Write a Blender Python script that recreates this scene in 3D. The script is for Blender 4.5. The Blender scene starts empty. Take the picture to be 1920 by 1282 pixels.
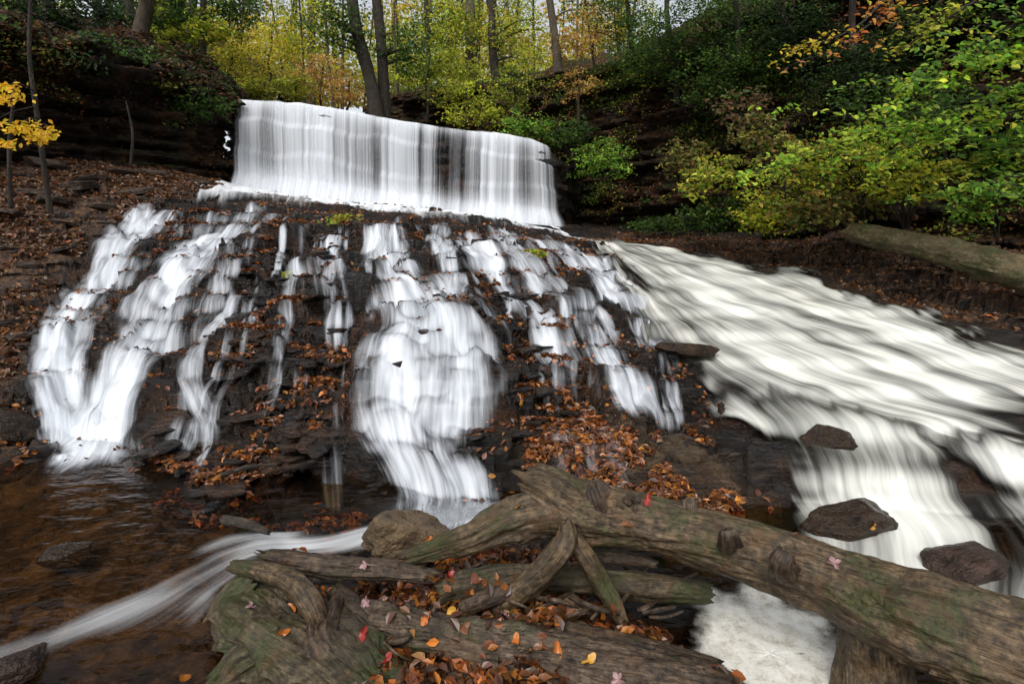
import bpy, math, numpy as np
from mathutils import Vector
from mathutils.bvhtree import BVHTree
rng=np.random.default_rng(7)
C=bpy.context.scene.collection
TH=math.radians(10); CH=1.8; F=960.; ct,st=math.cos(TH),math.sin(TH)
# ---------------------------------------------------------------- view helpers (for measuring where things stand)
def ray(px,py):
    u=(px-960)/F; v=(641-py)/F
    return np.array([u,ct+v*st,-st+v*ct])
def P(px,py,Y):
    d=ray(px,py); return d*(Y/d[1])+np.array([0,0,CH])
def PZ(px,py,z):
    d=ray(px,py); return d*((z-CH)/d[2])+np.array([0,0,CH])
def proj(x,y,z):
    zz=z-CH; dep=np.maximum(y*ct-zz*st,.05)
    return 960+F*x/dep, 641-F*(y*st+zz*ct)/dep
# ---------------------------------------------------------------- noise
def h2(ix,iy,s):
    n=(ix*374761393+iy*668265263+int(s)*144269504)&0xffffffff
    n=((n^(n>>13))*1274126177)&0xffffffff
    return ((n^(n>>16))&0xffff)/65535.
def h3(ix,iy,iz,s): return h2(ix+iz*7919,iy+iz*104729,s)
def vn2(x,y,s=0):
    ix=np.floor(x).astype(np.int64); iy=np.floor(y).astype(np.int64)
    fx=x-ix; fy=y-iy; fx=fx*fx*(3-2*fx); fy=fy*fy*(3-2*fy)
    a=h2(ix,iy,s)*(1-fx)+h2(ix+1,iy,s)*fx; b=h2(ix,iy+1,s)*(1-fx)+h2(ix+1,iy+1,s)*fx
    return (a*(1-fy)+b*fy)*2-1
def fbm2(x,y,s=0,o=4):
    r=0; a=.5
    for k in range(o): r=r+a*vn2(x*2**k,y*2**k,s+k*13); a*=.5
    return r
def vn3(x,y,z,s=0):
    ix=np.floor(x).astype(np.int64); iy=np.floor(y).astype(np.int64); iz=np.floor(z).astype(np.int64)
    fx=x-ix; fy=y-iy; fz=z-iz
    fx=fx*fx*(3-2*fx); fy=fy*fy*(3-2*fy); fz=fz*fz*(3-2*fz)
    def L(k):
        a=h3(ix,iy,iz+k,s)*(1-fx)+h3(ix+1,iy,iz+k,s)*fx; b=h3(ix,iy+1,iz+k,s)*(1-fx)+h3(ix+1,iy+1,iz+k,s)*fx
        return a*(1-fy)+b*fy
    return (L(0)*(1-fz)+L(1)*fz)*2-1
def fbm3(x,y,z,s=0,o=3):
    r=0; a=.5
    for k in range(o): r=r+a*vn3(x*2**k,y*2**k,z*2**k,s+k*13); a*=.5
    return r
def vor2(x,y,s=0):
    ix=np.floor(x).astype(np.int64); iy=np.floor(y).astype(np.int64)
    best=np.full(x.shape,9.); sec=np.full(x.shape,9.); val=np.zeros(x.shape)
    for dx in (-1,0,1):
        for dy in (-1,0,1):
            cx=ix+dx; cy=iy+dy
            d=(cx+h2(cx,cy,s)-x)**2+(cy+h2(cx,cy,s+5)-y)**2
            m=d<best; sec=np.where(m,best,np.minimum(sec,d)); val=np.where(m,h2(cx,cy,s+9),val); best=np.where(m,d,best)
    return val,np.sqrt(sec)-np.sqrt(best)
def crom(Pn,n):
    Pn=np.asarray(Pn,float); k=len(Pn); t=np.linspace(0,k-1,n); i=np.clip(np.floor(t).astype(int),0,k-2); f=(t-i).reshape((-1,)+(1,)*(Pn.ndim-1))
    p0=Pn[np.maximum(i-1,0)]; p1=Pn[i]; p2=Pn[i+1]; p3=Pn[np.minimum(i+2,k-1)]
    return .5*(2*p1+(p2-p0)*f+(2*p0-5*p1+4*p2-p3)*f*f+(3*p1-p0-3*p2+p3)*f**3)
def sstep(a,b,x):
    t=np.clip((x-a)/(b-a),0,1); return t*t*(3-2*t)
def inpoly(px,py,poly):
    r=np.zeros(px.shape,bool); n=len(poly); j=n-1
    for i in range(n):
        xi,yi=poly[i]; xj,yj=poly[j]
        if yi!=yj: r^=((yi>py)!=(yj>py))&(px<(xj-xi)*(py-yi)/(yj-yi)+xi)
        j=i
    return r
# ---------------------------------------------------------------- object helpers
def tag(o,label=None,cat=None,group=None,kind=None):
    if label: o['label']=label
    if cat: o['category']=cat
    if group: o['group']=group
    if kind: o['kind']=kind
    return o
def mesh_np(name,V,Q,mat,parent=None,attrs={},smooth=True):
    V=np.asarray(V,np.float32).reshape(-1,3); Q=np.asarray(Q,np.int32).reshape(-1,4)
    if parent is not None: V=V-np.array(parent.location,np.float32)
    me=bpy.data.meshes.new(name); me.vertices.add(len(V)); me.vertices.foreach_set('co',V.ravel())
    me.loops.add(Q.size); me.loops.foreach_set('vertex_index',Q.ravel())
    me.polygons.add(len(Q)); me.polygons.foreach_set('loop_start',np.arange(0,Q.size,4,dtype=np.int32))
    me.update(calc_edges=True)
    me.polygons.foreach_set('use_smooth',np.full(len(Q),smooth,bool))
    for k,a in attrs.items():
        a=np.asarray(a,np.float32)
        if a.ndim==1: at=me.attributes.new(k,'FLOAT','POINT'); at.data.foreach_set('value',a)
        else: at=me.attributes.new(k,'FLOAT_VECTOR','POINT'); at.data.foreach_set('vector',a.ravel())
    me.materials.append(mat)
    o=bpy.data.objects.new(name,me); C.objects.link(o)
    if parent is not None: o.parent=parent
    return o
def empty(name,loc,label,cat,group=None):
    o=bpy.data.objects.new(name,None); C.objects.link(o); o.location=[float(a) for a in loc]; o.empty_display_size=.1
    return tag(o,label,cat,group)
def gridq(n,m):
    i=np.arange(n-1)[:,None]*m+np.arange(m-1)[None,:]; i=i.ravel()
    return np.stack([i,i+1,i+m+1,i+m],1)
# ---------------------------------------------------------------- materials
class M:
    def __init__(s,name):
        s.m=bpy.data.materials.new(name); s.m.use_nodes=True; s.t=s.m.node_tree; s.t.nodes.clear()
        s.out=s.t.nodes.new('ShaderNodeOutputMaterial')
    def n(s,typ,inp={},**pr):
        nd=s.t.nodes.new('ShaderNode'+typ)
        for k,v in pr.items(): setattr(nd,k,v)
        for k,v in inp.items():
            so=nd.inputs[k]
            if isinstance(v,bpy.types.NodeSocket): s.t.links.new(v,so)
            else: so.default_value=v
        return nd
    def attr(s,k): return s.n('Attribute',attribute_name=k)
    def math(s,op,a,b=0.,clamp=False): return s.n('Math',{0:a,1:b},operation=op,use_clamp=clamp).outputs[0]
    def mix(s,f,a,b): return s.n('Mix',{0:f,6:a,7:b},data_type='RGBA').outputs[2]
    def ramp(s,f,st_):
        nd=s.n('ValToRGB',{0:f}); cr=nd.color_ramp
        while len(cr.elements)<len(st_): cr.elements.new(.5)
        for e,(p,c) in zip(cr.elements,st_): e.position=p; e.color=(c[0],c[1],c[2],1)
        return nd.outputs[0]
    def mr(s,v,a,b,c=0.,d=1.,t='LINEAR'): return s.n('MapRange',{0:v,1:a,2:b,3:c,4:d},interpolation_type=t).outputs[0]
    def vmul(s,v,x): return s.n('VectorMath',{0:v,1:x},operation='MULTIPLY').outputs[0]
    def noise(s,v,sc,det=3.,ro=.55): return s.n('TexNoise',{'Vector':v,'Scale':sc,'Detail':det,'Roughness':ro}).outputs[0]
    def bump(s,h,st_=.5,d=.02,nrm=None):
        i={'Height':h,'Strength':st_,'Distance':d}
        if nrm is not None: i['Normal']=nrm
        return s.n('Bump',i).outputs[0]
    def end(s,sh): s.t.links.new(sh,s.out.inputs[0]); return s.m
def rgb(*c): return (c[0],c[1],c[2],1)
def mk_ground(name,wet=1.,litter_attr=True,walln=False):
    m=M(name); g=m.n('NewGeometry'); pos=g.outputs['Position']
    nz=m.n('SeparateXYZ',{0:g.outputs['Normal']}).outputs[2]
    n1=m.noise(pos,2.2,4.); n2=m.noise(m.vmul(pos,(1.,1.,9.)),5.,5.,.6); n3=m.noise(pos,38.,4.,.6)
    k=1. if wet else 1.8
    base=m.ramp(n2,[(.3,(.0035*k,.0028*k,.0024*k)),(.5,(.010*k,.0075*k,.006*k)),(.62,(.026*k,.018*k,.012*k)),(.78,(.08*k,.053*k,.032*k))])
    brown=m.ramp(n3,[(.3,(.012,.0055,.003)),(.7,(.085,.038,.014))])
    col=m.mix(m.mr(n1,.48,.68),base,brown)
    vo=m.n('TexVoronoi',{'Vector':pos,'Scale':26.}); vc=m.n('SeparateColor',{0:vo.outputs['Color']}).outputs[0]
    lit=m.ramp(vc,[(.0,(.014,.008,.005)),(.3,(.045,.021,.010)),(.6,(.09,.038,.014)),(.85,(.14,.06,.018)),(1.,(.19,.10,.035))])
    moss=m.ramp(n3,[(.3,(.008,.016,.003)),(.7,(.035,.06,.010))])
    if litter_attr:
        la=m.attr('litter').outputs['Fac']; lf=m.math('MULTIPLY',la,m.mr(nz,.30,.65))
        lf=m.math('MULTIPLY',lf,m.mr(m.noise(pos,5.),.30,.46),True)
        col=m.mix(lf,col,lit)
        bd=m.attr('bed').outputs['Fac']
        vb=m.n('TexVoronoi',{'Vector':pos,'Scale':7.}); vbc=m.n('SeparateColor',{0:vb.outputs['Color']}).outputs[0]
        bc=m.ramp(m.math('ADD',m.math('MULTIPLY',m.noise(pos,9.,5.),.75),m.math('MULTIPLY',vbc,.25)),[(.3,(.012,.008,.004)),(.5,(.065,.038,.017)),(.75,(.18,.115,.055))])
        col=m.mix(bd,col,bc)
    if walln:
        lf=m.mr(nz,.3,.7); lf=m.math('MULTIPLY',lf,m.mr(m.noise(pos,1.5),.36,.55),True)
        col=m.mix(lf,col,m.mix(m.mr(m.noise(pos,.6),.45,.6),lit,moss))
    rough=m.mr(m.noise(pos,7.,3.),.35,.65,.07 if wet else .6,.26 if wet else .95)
    if litter_attr: rough=m.math('MAXIMUM',rough,m.math('MULTIPLY',la,.75))
    b=m.bump(m.math('ADD',n3,m.math('MULTIPLY',n2,2.)),1.,.04)
    p=m.n('BsdfPrincipled',{'Base Color':col,'Roughness':rough,'Normal':b,'Specular IOR Level':.5 if wet else .15})
    return m.end(p.outputs[0])
MAT_GROUND=mk_ground('wet_shale'); MAT_WALL=mk_ground('cliff_shale',0,False,True)
def mk_floor():
    m=M('forest_floor'); pos=m.n('NewGeometry').outputs['Position']
    vo=m.n('TexVoronoi',{'Vector':pos,'Scale':14.}); vc=m.n('SeparateColor',{0:vo.outputs['Color']}).outputs[0]
    lit=m.ramp(vc,[(0,(.010,.007,.004)),(.5,(.03,.018,.009)),(.9,(.07,.036,.014)),(1.,(.10,.07,.025))])
    col=m.mix(m.mr(m.noise(pos,.8),.45,.6),lit,rgb(.018,.024,.008))
    return m.end(m.n('BsdfPrincipled',{'Base Color':col,'Roughness':.95,'Specular IOR Level':.1,'Normal':m.bump(m.noise(pos,8.),.8,.05)}).outputs[0])
MAT_FLOOR=mk_floor()
def mk_leaf(name,tr=.35,rough=.5,gloss=.3):
    m=M(name); col=m.attr('tint').outputs['Color']
    p=m.n('BsdfPrincipled',{'Base Color':col,'Roughness':rough,'Specular IOR Level':gloss})
    t=m.n('BsdfTranslucent',{'Color':col})
    return m.end(m.n('MixShader',{0:tr,1:p.outputs[0],2:t.outputs[0]}).outputs[0])
MAT_LEAF=mk_leaf('foliage',.5); MAT_FALLEN=mk_leaf('fallen_leaf',.1,.35,.5)
def mk_wood(name,cols,mossy,rough=.6,bs=.7,amt=.8):
    m=M(name); g=m.n('NewGeometry'); pos=g.outputs['Position']; gr=m.attr('grain').outputs['Vector']
    n1=m.noise(m.vmul(gr,(170.,170.,14.)),1.,6.,.7); n2=m.noise(m.vmul(gr,(30.,30.,5.)),1.,5.,.65); n3=m.noise(gr,6.,5.,.6); n4=m.noise(pos,34.,5.,.65)
    f=m.math('ADD',m.math('ADD',m.math('MULTIPLY',n1,.40),m.math('MULTIPLY',n2,.22)),m.math('MULTIPLY',n4,.38))
    col=m.ramp(f,[(.40,cols[0]),(.47,cols[1]),(.54,cols[2]),(.63,cols[3])])
    col=m.mix(m.mr(n3,.44,.62,0.,.7),col,rgb(cols[0][0]*2.4,cols[0][1]*2.1,cols[0][2]*1.8))
    col=m.mix(m.mr(m.noise(pos,9.,4.),.52,.72,0.,.5),col,rgb(cols[2][0]*1.1,cols[2][1]*.85,cols[2][2]*.6))
    wob=m.n('VectorMath',{0:m.vmul(gr,(26.,26.,1.6)),1:m.vmul(m.n('TexNoise',{'Vector':gr,'Scale':9.}).outputs['Color'],(1.2,1.2,.3))},operation='ADD').outputs[0]
    crk=m.noise(wob,1.,3.)
    ck=m.math('MULTIPLY',m.mr(m.math('ABSOLUTE',m.math('SUBTRACT',crk,.5)),.0,.009,1.,0.),m.mr(m.noise(gr,3.5),.42,.58))
    col=m.mix(m.math('MULTIPLY',ck,.85),col,rgb(.004,.003,.002))
    mo=m.mr(m.math('ADD',m.noise(pos,3.4,4.),m.math('MULTIPLY',m.noise(pos,26.,3.),.35)),.86-mossy,1.0-mossy)
    mc=m.ramp(m.noise(pos,70.,3.),[(.3,(.012,.017,.004)),(.7,(.05,.064,.013))])
    col=m.mix(m.math('MULTIPLY',mo,amt),col,mc)
    b=m.bump(m.math('SUBTRACT',f,m.math('MULTIPLY',ck,.35)),bs,.025); b=m.bump(m.noise(pos,70.),.4,.01,b)
    return m.end(m.n('BsdfPrincipled',{'Base Color':col,'Roughness':rough,'Normal':b,'Specular IOR Level':.35}).outputs[0])
MAT_LOG=mk_wood('weathered_log',[(.011,.008,.0045),(.050,.033,.017),(.125,.084,.044),(.24,.175,.10)],.17,.42)
MAT_LOGM=mk_wood('mossy_log',[(.009,.007,.004),(.042,.031,.017),(.10,.075,.041),(.19,.15,.09)],.23,.5)
MAT_ROTTEN=mk_wood('rotten_wood',[(.008,.0055,.004),(.040,.026,.016),(.10,.068,.042),(.19,.14,.095)],.11,.42)
MAT_BARK=mk_wood('bark',[(.006,.005,.004),(.022,.018,.013),(.05,.04,.03),(.10,.08,.06)],.04,.9)
MAT_BARKL=mk_wood('pale_bark',[(.02,.016,.012),(.06,.048,.034),(.11,.09,.065),(.18,.15,.11)],.1,.9)
MAT_PALELOG=mk_wood('pale_fallen_log',[(.025,.020,.010),(.08,.064,.032),(.15,.12,.062),(.25,.2,.12)],.20,.7)
def streaks(m,sc):
    fl=m.attr('flow').outputs['Vector']
    n1=m.noise(m.vmul(fl,(sc[0],sc[1],1.)),1.,3.,.55); n2=m.noise(m.vmul(fl,(sc[0]*3,sc[1]*2.2,1.)),1.,2.); n3=m.noise(m.vmul(fl,(4.,sc[1]*.7,1.)),1.,3.)
    return m.math('ADD',m.math('MULTIPLY',n1,.4),m.math('ADD',m.math('MULTIPLY',n2,.2),m.math('MULTIPLY',n3,.4)))
def white(m,s,c1):
    col=m.mix(m.mr(s,.38,.62),rgb(c1[0]*.74,c1[1]*.77,c1[2]*.80),rgb(*c1))
    return m.n('BsdfDiffuse',{'Color':col}).outputs[0]
def mk_water(name,c1=(.80,.83,.87),sc=(14.,1.4),hi=.84,contrast=2.0,lo=-.05,hh=1.2):
    m=M(name); de=m.attr('dens').outputs['Fac']; s=streaks(m,sc)
    a=m.math('ADD',de,m.math('MULTIPLY',m.math('SUBTRACT',s,.5),contrast))
    a=m.mr(a,lo,hh,0.,hi,'SMOOTHSTEP')
    return m.end(m.n('MixShader',{0:a,1:m.n('BsdfTransparent').outputs[0],2:white(m,s,c1)}).outputs[0])
MAT_WATER=mk_water('silky_white_water'); MAT_FALL=mk_water('falling_water',(.82,.84,.87),(8.,.07),.84,1.9,-.12,1.1)
MAT_STREAM=mk_water('stream_water',(.80,.81,.81),(8.,.6),.90,1.9,.0,1.15)
def mk_river():
    m=M('river_water'); de=m.attr('dens').outputs['Fac']; s=streaks(m,(8.,.4))
    a=m.math('ADD',de,m.math('MULTIPLY',m.math('SUBTRACT',s,.5),2.2))
    wf=m.mr(a,-.1,1.2,0.,.94,'SMOOTHSTEP'); w=white(m,s,(.84,.83,.75))
    dk=m.n('BsdfPrincipled',{'Base Color':rgb(.020,.018,.014),'Roughness':.25,'Specular IOR Level':.3,'Normal':m.bump(s,.3,.05)}).outputs[0]
    body=m.n('MixShader',{0:wf,1:dk,2:w}).outputs[0]
    al=m.mr(a,-.20,.30,0.,1.,'SMOOTHSTEP')
    return m.end(m.n('MixShader',{0:al,1:m.n('BsdfTransparent').outputs[0],2:body}).outputs[0])
MAT_RIVER=mk_river()
def mk_pool():
    m=M('shallow_brown_water'); pos=m.n('NewGeometry').outputs['Position']
    b=m.bump(m.noise(m.vmul(pos,(1.,2.,1.)),3.,3.),.35,.06)
    g=m.n('BsdfGlossy',{'Roughness':.16,'Normal':b,'Color':rgb(.85,.85,.85)}); t=m.n('BsdfTransparent',{'Color':rgb(.74,.60,.43)})
    f=m.n('Fresnel',{'IOR':1.27,'Normal':b})
    return m.end(m.n('MixShader',{0:f.outputs[0],1:t.outputs[0],2:g.outputs[0]}).outputs[0])
MAT_POOL=mk_pool()
def mk_foam():
    m=M('foam'); pos=m.n('NewGeometry').outputs['Position']
    a=m.math('ADD',m.attr('dens').outputs['Fac'],m.math('MULTIPLY',m.math('SUBTRACT',m.noise(pos,5.,5.),.5),2.))
    a=m.mr(a,.1,.9,0.,.95,'SMOOTHSTEP'); n=m.noise(pos,14.,5.); n2=m.noise(pos,80.,3.)
    d=m.n('BsdfDiffuse',{'Color':m.ramp(m.math('ADD',m.math('MULTIPLY',n,.7),m.math('MULTIPLY',n2,.3)),[(.35,(.42,.39,.32)),(.5,(.66,.64,.57)),(.62,(.74,.73,.68))])})
    return m.end(m.n('MixShader',{0:a,1:m.n('BsdfTransparent').outputs[0],2:d.outputs[0]}).outputs[0])
MAT_FOAM=mk_foam()
def mk_stone(name,c0,c1,rough,sp=.3):
    m=M(name); pos=m.n('NewGeometry').outputs['Position']; n=m.noise(pos,9.,5.,.65); n3=m.noise(pos,55.,3.)
    col=m.ramp(n,[(.3,c0),(.7,c1)])
    return m.end(m.n('BsdfPrincipled',{'Base Color':col,'Roughness':rough,'Specular IOR Level':sp,'Normal':m.bump(m.math('ADD',n,m.math('MULTIPLY',n3,.4)),1.,.05)}).outputs[0])
MAT_WET=mk_stone('wet_rock',(.005,.003,.002),(.045,.026,.013),.2,.25)
MAT_TAN=mk_stone('tan_rock',(.03,.018,.009),(.19,.13,.07),.5)
MAT_SLAB=mk_stone('dark_slab',(.018,.012,.009),(.085,.056,.038),.5)
MAT_REDROCK=mk_stone('red_brown_rock',(.015,.010,.007),(.07,.042,.032),.35,.2)
# ---------------------------------------------------------------- terrain base surface
ctrl=[]
def cy(*a):
    for (px,py,Y) in a: ctrl.append(P(px,py,Y))
def cz(*a):
    for (px,py,z) in a: ctrl.append(PZ(px,py,z))
cz((-200,950,-.12),(0,950,-.12),(150,920,-.1),(300,1000,-.1),(100,1100,-.12),(300,1150,-.1),(0,1250,-.12),(450,1040,-.06),(600,1035,-.03),(330,930,-.02),(450,975,-.02),(620,1005,-.0),(870,965,-.02),(720,990,-.02),(150,865,.0),(1000,930,.0))
cy((800,850,3.9),(780,700,4.6),(750,600,5.4),(700,500,6.8),(700,420,8.6),(700,388,11.5),
   (560,900,3.9),(550,800,4.3),(560,700,4.9),(560,600,5.6),(560,500,6.9),(560,420,8.6),(540,390,10.5),
   (400,850,4.25),(400,750,4.8),(400,650,5.4),(400,560,6.2),(400,460,7.8),(400,385,10),
   (260,820,4.5),(260,740,5.0),(270,600,6.),(280,500,7.3),(300,400,9.2),
   (150,780,4.9),(130,690,5.4),(110,600,6.2),(170,500,7.6),(60,740,5.0),
   (930,850,3.9),(930,780,4.3),(930,680,4.8),(930,600,5.5),(930,500,7),(900,430,9),(880,405,12),
   (1050,800,4.2),(1080,700,4.9),(1060,600,5.9),(1050,500,7.6),(1040,450,9.8),
   (1100,850,3.95),(1200,800,4.2),(1250,880,3.7),(1400,930,3.45),(1350,800,4.15),(1200,700,4.95),(1300,720,4.75),(1200,600,6.4),(1200,520,8.2),(1200,470,10.2),
   (0,850,4.25),(0,700,5.2),(0,600,6.),(0,500,7.1),(0,400,8.4),(-300,500,6.6),(-300,700,5.),(-300,380,8.),(100,330,10),(150,400,9),(300,320,12),(420,345,13.4),(60,450,7.8),
   (437,350,14),(640,376,14),(860,398,14),(1060,425,13.6),(1100,440,12.8),
   (1300,480,10.3),(1500,520,8.4),(1300,560,7.5),(1600,570,7.1),(1700,600,6.5),(1920,642,5.75),(1400,650,5.6),(1650,700,5),(1920,750,4.6),(1450,750,4.6),(1700,770,4.45),
   (1500,820,4.),(1700,850,3.85),(1900,850,3.9),(1600,900,3.55),(1750,950,3.3),(1900,960,3.25),
   (1300,445,12),(1450,458,10.8),(1600,458,9.6),(1750,482,8.6),(1920,515,7.6),(1400,482,10.),(1550,510,8.6),(1650,540,7.7),(1800,572,6.95),(1920,600,6.3),(1180,436,13.5))
cz((1600,1020,-.1),(1480,1000,-.08),(1900,1100,-.15))
ctrl+= [np.array(a,float) for a in [(9,6,1.0),(9,3,.1),(6,1.5,-.2),(12,9,2.5),(-9,7,2.2),(-8,4.5,.5),(-6,2,-.12),(-13,10,4),(0,18,3),(8,18,3),(-10,18,4.5),
   (0,1.2,.15),(.3,2,.1),(-.5,1.9,.1),(-1,1.6,.03),(0,2.5,.06),(1.1,1.7,-.1),(1.3,2.15,-.1),(1.3,2.7,-.1),(2.2,2,-.15),(1.8,1.2,-.15),(.7,1.5,.08),(-2,1.2,-.1)]]
ctrl=np.array(ctrl)
def tps(r2): return .5*r2*np.log(r2+1e-9)
n=len(ctrl); XY=ctrl[:,:2]
K=tps(((XY[:,None]-XY[None])**2).sum(-1))+np.eye(n)*.02
Pm=np.c_[np.ones(n),XY]; A=np.block([[K,Pm],[Pm.T,np.zeros((3,3))]])
w=np.linalg.solve(A,np.r_[ctrl[:,2],0,0,0])
GX=np.arange(-18,18.01,.1); GY=np.arange(0,20.01,.1)
gx,gy=np.meshgrid(GX,GY)
gp=np.c_[gx.ravel(),gy.ravel()]
gz=np.zeros(len(gp))
for i in range(0,len(gp),8000):
    q=gp[i:i+8000]; gz[i:i+8000]=tps(((q[:,None]-XY[None])**2).sum(-1))@w[:n]+w[n]+q@w[n+1:]
gz=gz.reshape(gx.shape)
def samp(G,x,y):
    fx=np.clip((x+18)/.1,0,len(GX)-1.001); fy=np.clip(y/.1,0,len(GY)-1.001)
    ix=fx.astype(int); iy=fy.astype(int); fx=fx-ix; fy=fy-iy
    return (G[iy,ix]*(1-fx)+G[iy,ix+1]*fx)*(1-fy)+(G[iy+1,ix]*(1-fx)+G[iy+1,ix+1]*fx)*fy
gpx,gpy=proj(gx,gy,gz)
POOL=[(-900,885),(60,885),(200,872),(260,910),(330,950),(450,985),(620,1015),(900,965),(940,990),(720,1030),(600,1060),(450,1100),(380,1282),(300,1700),(-900,1700)]
LBANK=[(-2000,200),(430,290),(420,352),(300,372),(150,455),(60,600),(10,720),(20,820),(0,870),(-900,900)]
RBANK=[(1130,436),(1300,440),(1600,440),(2600,500),(2600,760),(1920,606),(1780,590),(1650,560),(1530,505),(1300,462)]
RIVER=[(1150,450),(1500,500),(1650,545),(1920,610),(2600,760),(2600,1500),(1500,1100),(1440,950),(1370,760),(1250,640),(1180,520)]
FORE2=(gx>-1.3)&(gx<.95)&(gy<2.75)&(gz>.0)
def blur(m,k=1):
    m=m.astype(float)
    for _ in range(k):
        m=(m+np.roll(m,1,0)+np.roll(m,-1,0)+np.roll(m,1,1)+np.roll(m,-1,1))/5
    return m
front=gy>1.0
mPOOL=blur(inpoly(gpx,gpy,POOL)&front,2); mL=blur(inpoly(gpx,gpy,LBANK)&front|((gx<-9)),3); mR=blur(inpoly(gpx,gpy,RBANK)&front,2)
mF=blur(FORE2,2); mRV=blur(inpoly(gpx,gpy,RIVER)&front,3)
SLAB=[(980,780),(1150,765),(1330,820),(1450,940),(1300,950),(1100,920),(980,860)]
mS=blur(inpoly(gpx,gpy,SLAB)&front,2)
gbed=np.clip(mPOOL+.55*mS,0,1); glit=np.clip(mL+mR+mF,0,1)
def terrace(h,s,k=.62):
    q=np.floor(h/s); f=h/s-q
    return s*(q+.1*np.minimum(f/k,1)+np.where(f>=k,.9*sstep(k,1,f),0))
def terr(x,y):
    z=samp(gz,x,y); bed=samp(mPOOL,x,y); RV=samp(mRV,x,y); far=sstep(9.5,12.5,y); SL=samp(mS,x,y)
    wx=x+.22*fbm2(x*1.7,y*1.7,3,3); wy=y+.22*fbm2(x*1.7+9,y*1.7,4,3)
    v1,e1=vor2(wx*1.2,wy*1.8,1); v2,e2=vor2(wx*3.2,wy*4.4,2); v3,e3=vor2(wx*9,wy*11,6)
    h=z+.20*fbm2(x*.9,y*.9,5,4)+.20*(v1-.5)+.15*(v2-.5)+.05*(v3-.5)
    h=h*(1-.65*far)+z*.65*far
    q=.5*h+.5*terrace(h,.25,.68)
    q=.1*q+.9*terrace(q+.03*fbm2(x*3,y*3,19,3),.09,.76)
    q=.4*q+.6*terrace(q+.015*fbm2(x*7,y*7,29,2),.033,.6)
    t=q-.04*np.clip(1-e2*7,0,1)*(1-far)+.02*(v3-.5)+.014*fbm2(x*12,y*12,8,3)
    hr=z+.07*fbm2(x*.9,y*1.2,45,3)+.02*(v2-.5)
    tr=.62*hr+.38*terrace(hr,.17,.80)
    t=t*(1-RV)+tr*RV
    t=t*(1-.75*SL)+(z+.025*(v2-.5)+.03*fbm2(x*2,y*3,2))*.75*SL
    b=z+.06*(v2-.5)*sstep(.02,.2,e2)+.03*(v3-.5)*sstep(0,.2,e3)+.03*fbm2(x*3,y*3,2,3)-.02
    f=z+.12*fbm2(x*2.,y*2.,15,4)+.09*(v2-.5)+.04*(v3-.5)
    r=t*(1-bed)+b*bed
    k=np.clip(samp(mL,x,y)*.7+samp(mF,x,y)*.9,0,1)
    return r*(1-k)+f*k
def hit(px,py):
    d=ray(px,py); t=np.linspace(1.2,13.5/d[1],2500); x=d[0]*t; y=d[1]*t; z=CH+d[2]*t
    below=np.nonzero(z<=samp(gz,x,y))[0]
    i=below[0] if len(below) else -1
    return np.array([x[i],y[i]])
# ---------------------------------------------------------------- cliffs
def wall(name,pts,over,lean,mat,label,H0=-.5,amp=1.,ds=.035,dz=.035,seed=0,topn=0.):
    B=np.array([P(a,b,c) for a,b,c,d in pts]); T=np.array([P(a,d,c) for a,b,c,d in pts])
    L=np.r_[0,np.cumsum(np.linalg.norm(np.diff(B[:,:2],axis=0),axis=1))]
    ns=int(L[-1]/ds); Bs=crom(B,ns); Ts=crom(T,ns); ov=np.interp(np.linspace(0,len(pts)-1,ns),range(len(pts)),over)
    s=np.r_[0,np.cumsum(np.linalg.norm(np.diff(Bs[:,:2],axis=0),axis=1))]
    tan=np.gradient(Bs[:,:2],axis=0); tan/=np.linalg.norm(tan,axis=1)[:,None]+1e-9
    nr=np.c_[tan[:,1],-tan[:,0]]
    nt=int((Ts[:,2]-Bs[:,2]-H0).max()/dz)
    t=np.linspace(0,1,nt)[None]; zb=Bs[:,2:3]+H0; zt=Ts[:,2:3]+topn*fbm2(s*1.1,s*0,seed+60,4)[:,None]
    z=zb+(zt-zb)*t; S=s[:,None]+0*t
    dip=S*.02
    q=(z-dip)/.14+.6*vn2(S*.5,z*0+seed,seed+3); lay=np.floor(q); q2=np.floor((z-dip)/.05)
    bl,_=vor2(S*.9,lay*3.7+.5,seed+11); bl2,_=vor2(S*2.6,lay*2.9+.5,seed+12)
    d=.30*vn2(S*.7,lay*5.3,seed)+.24*(bl-.5)+.16*(bl2-.5)+.10*vn2(S*2.7,lay*3.1,seed+1)+.05*vn2(S*6,q2*2.3,seed+2)+.35*vn2(S*.35,z*.5,seed+4)
    d=d*amp*(.35+.65*sstep(1,.93,t)) + ov[:,None]*sstep(.45,.95,t) - lean*t
    x=Bs[:,0:1]+(Ts[:,0:1]-Bs[:,0:1])*t+nr[:,0:1]*d; y=Bs[:,1:2]+nr[:,1:2]*d
    G=np.stack([x,y,z],-1)
    tag(mesh_np(name,G,gridq(ns,nt)[:,::-1],mat),label,'cliff',None,'structure')
    return G[:,-1],nr,G
WA=[(-500,330,8.2,0),(-250,310,9,40),(-100,300,9.6,70),(0,295,10.2,80),(150,290,11.2,105),(300,302,12.3,150),(400,322,13.4,180),(440,352,14.1,196)]
topA,nA,GA=wall('left_cliff',WA,[.7,.7,.7,.7,.7,.6,.4,.0],0.1,MAT_WALL,'dark undercut rock ledge on the left bank beneath the trees',seed=3,topn=.35,amp=1.3)
WF=[(425,350,14.3,196),(437,352,14.1,194),(500,360,14.1,197),(570,368,14.1,202),(640,378,14.1,213),(720,388,14.,228),(790,393,14.,240),(860,400,13.9,249),(930,408,13.8,257),(980,414,13.7,265),(1020,420,13.8,282),(1040,425,14.2,300),(1060,428,15.,305),(1080,430,16,300)]
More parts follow.
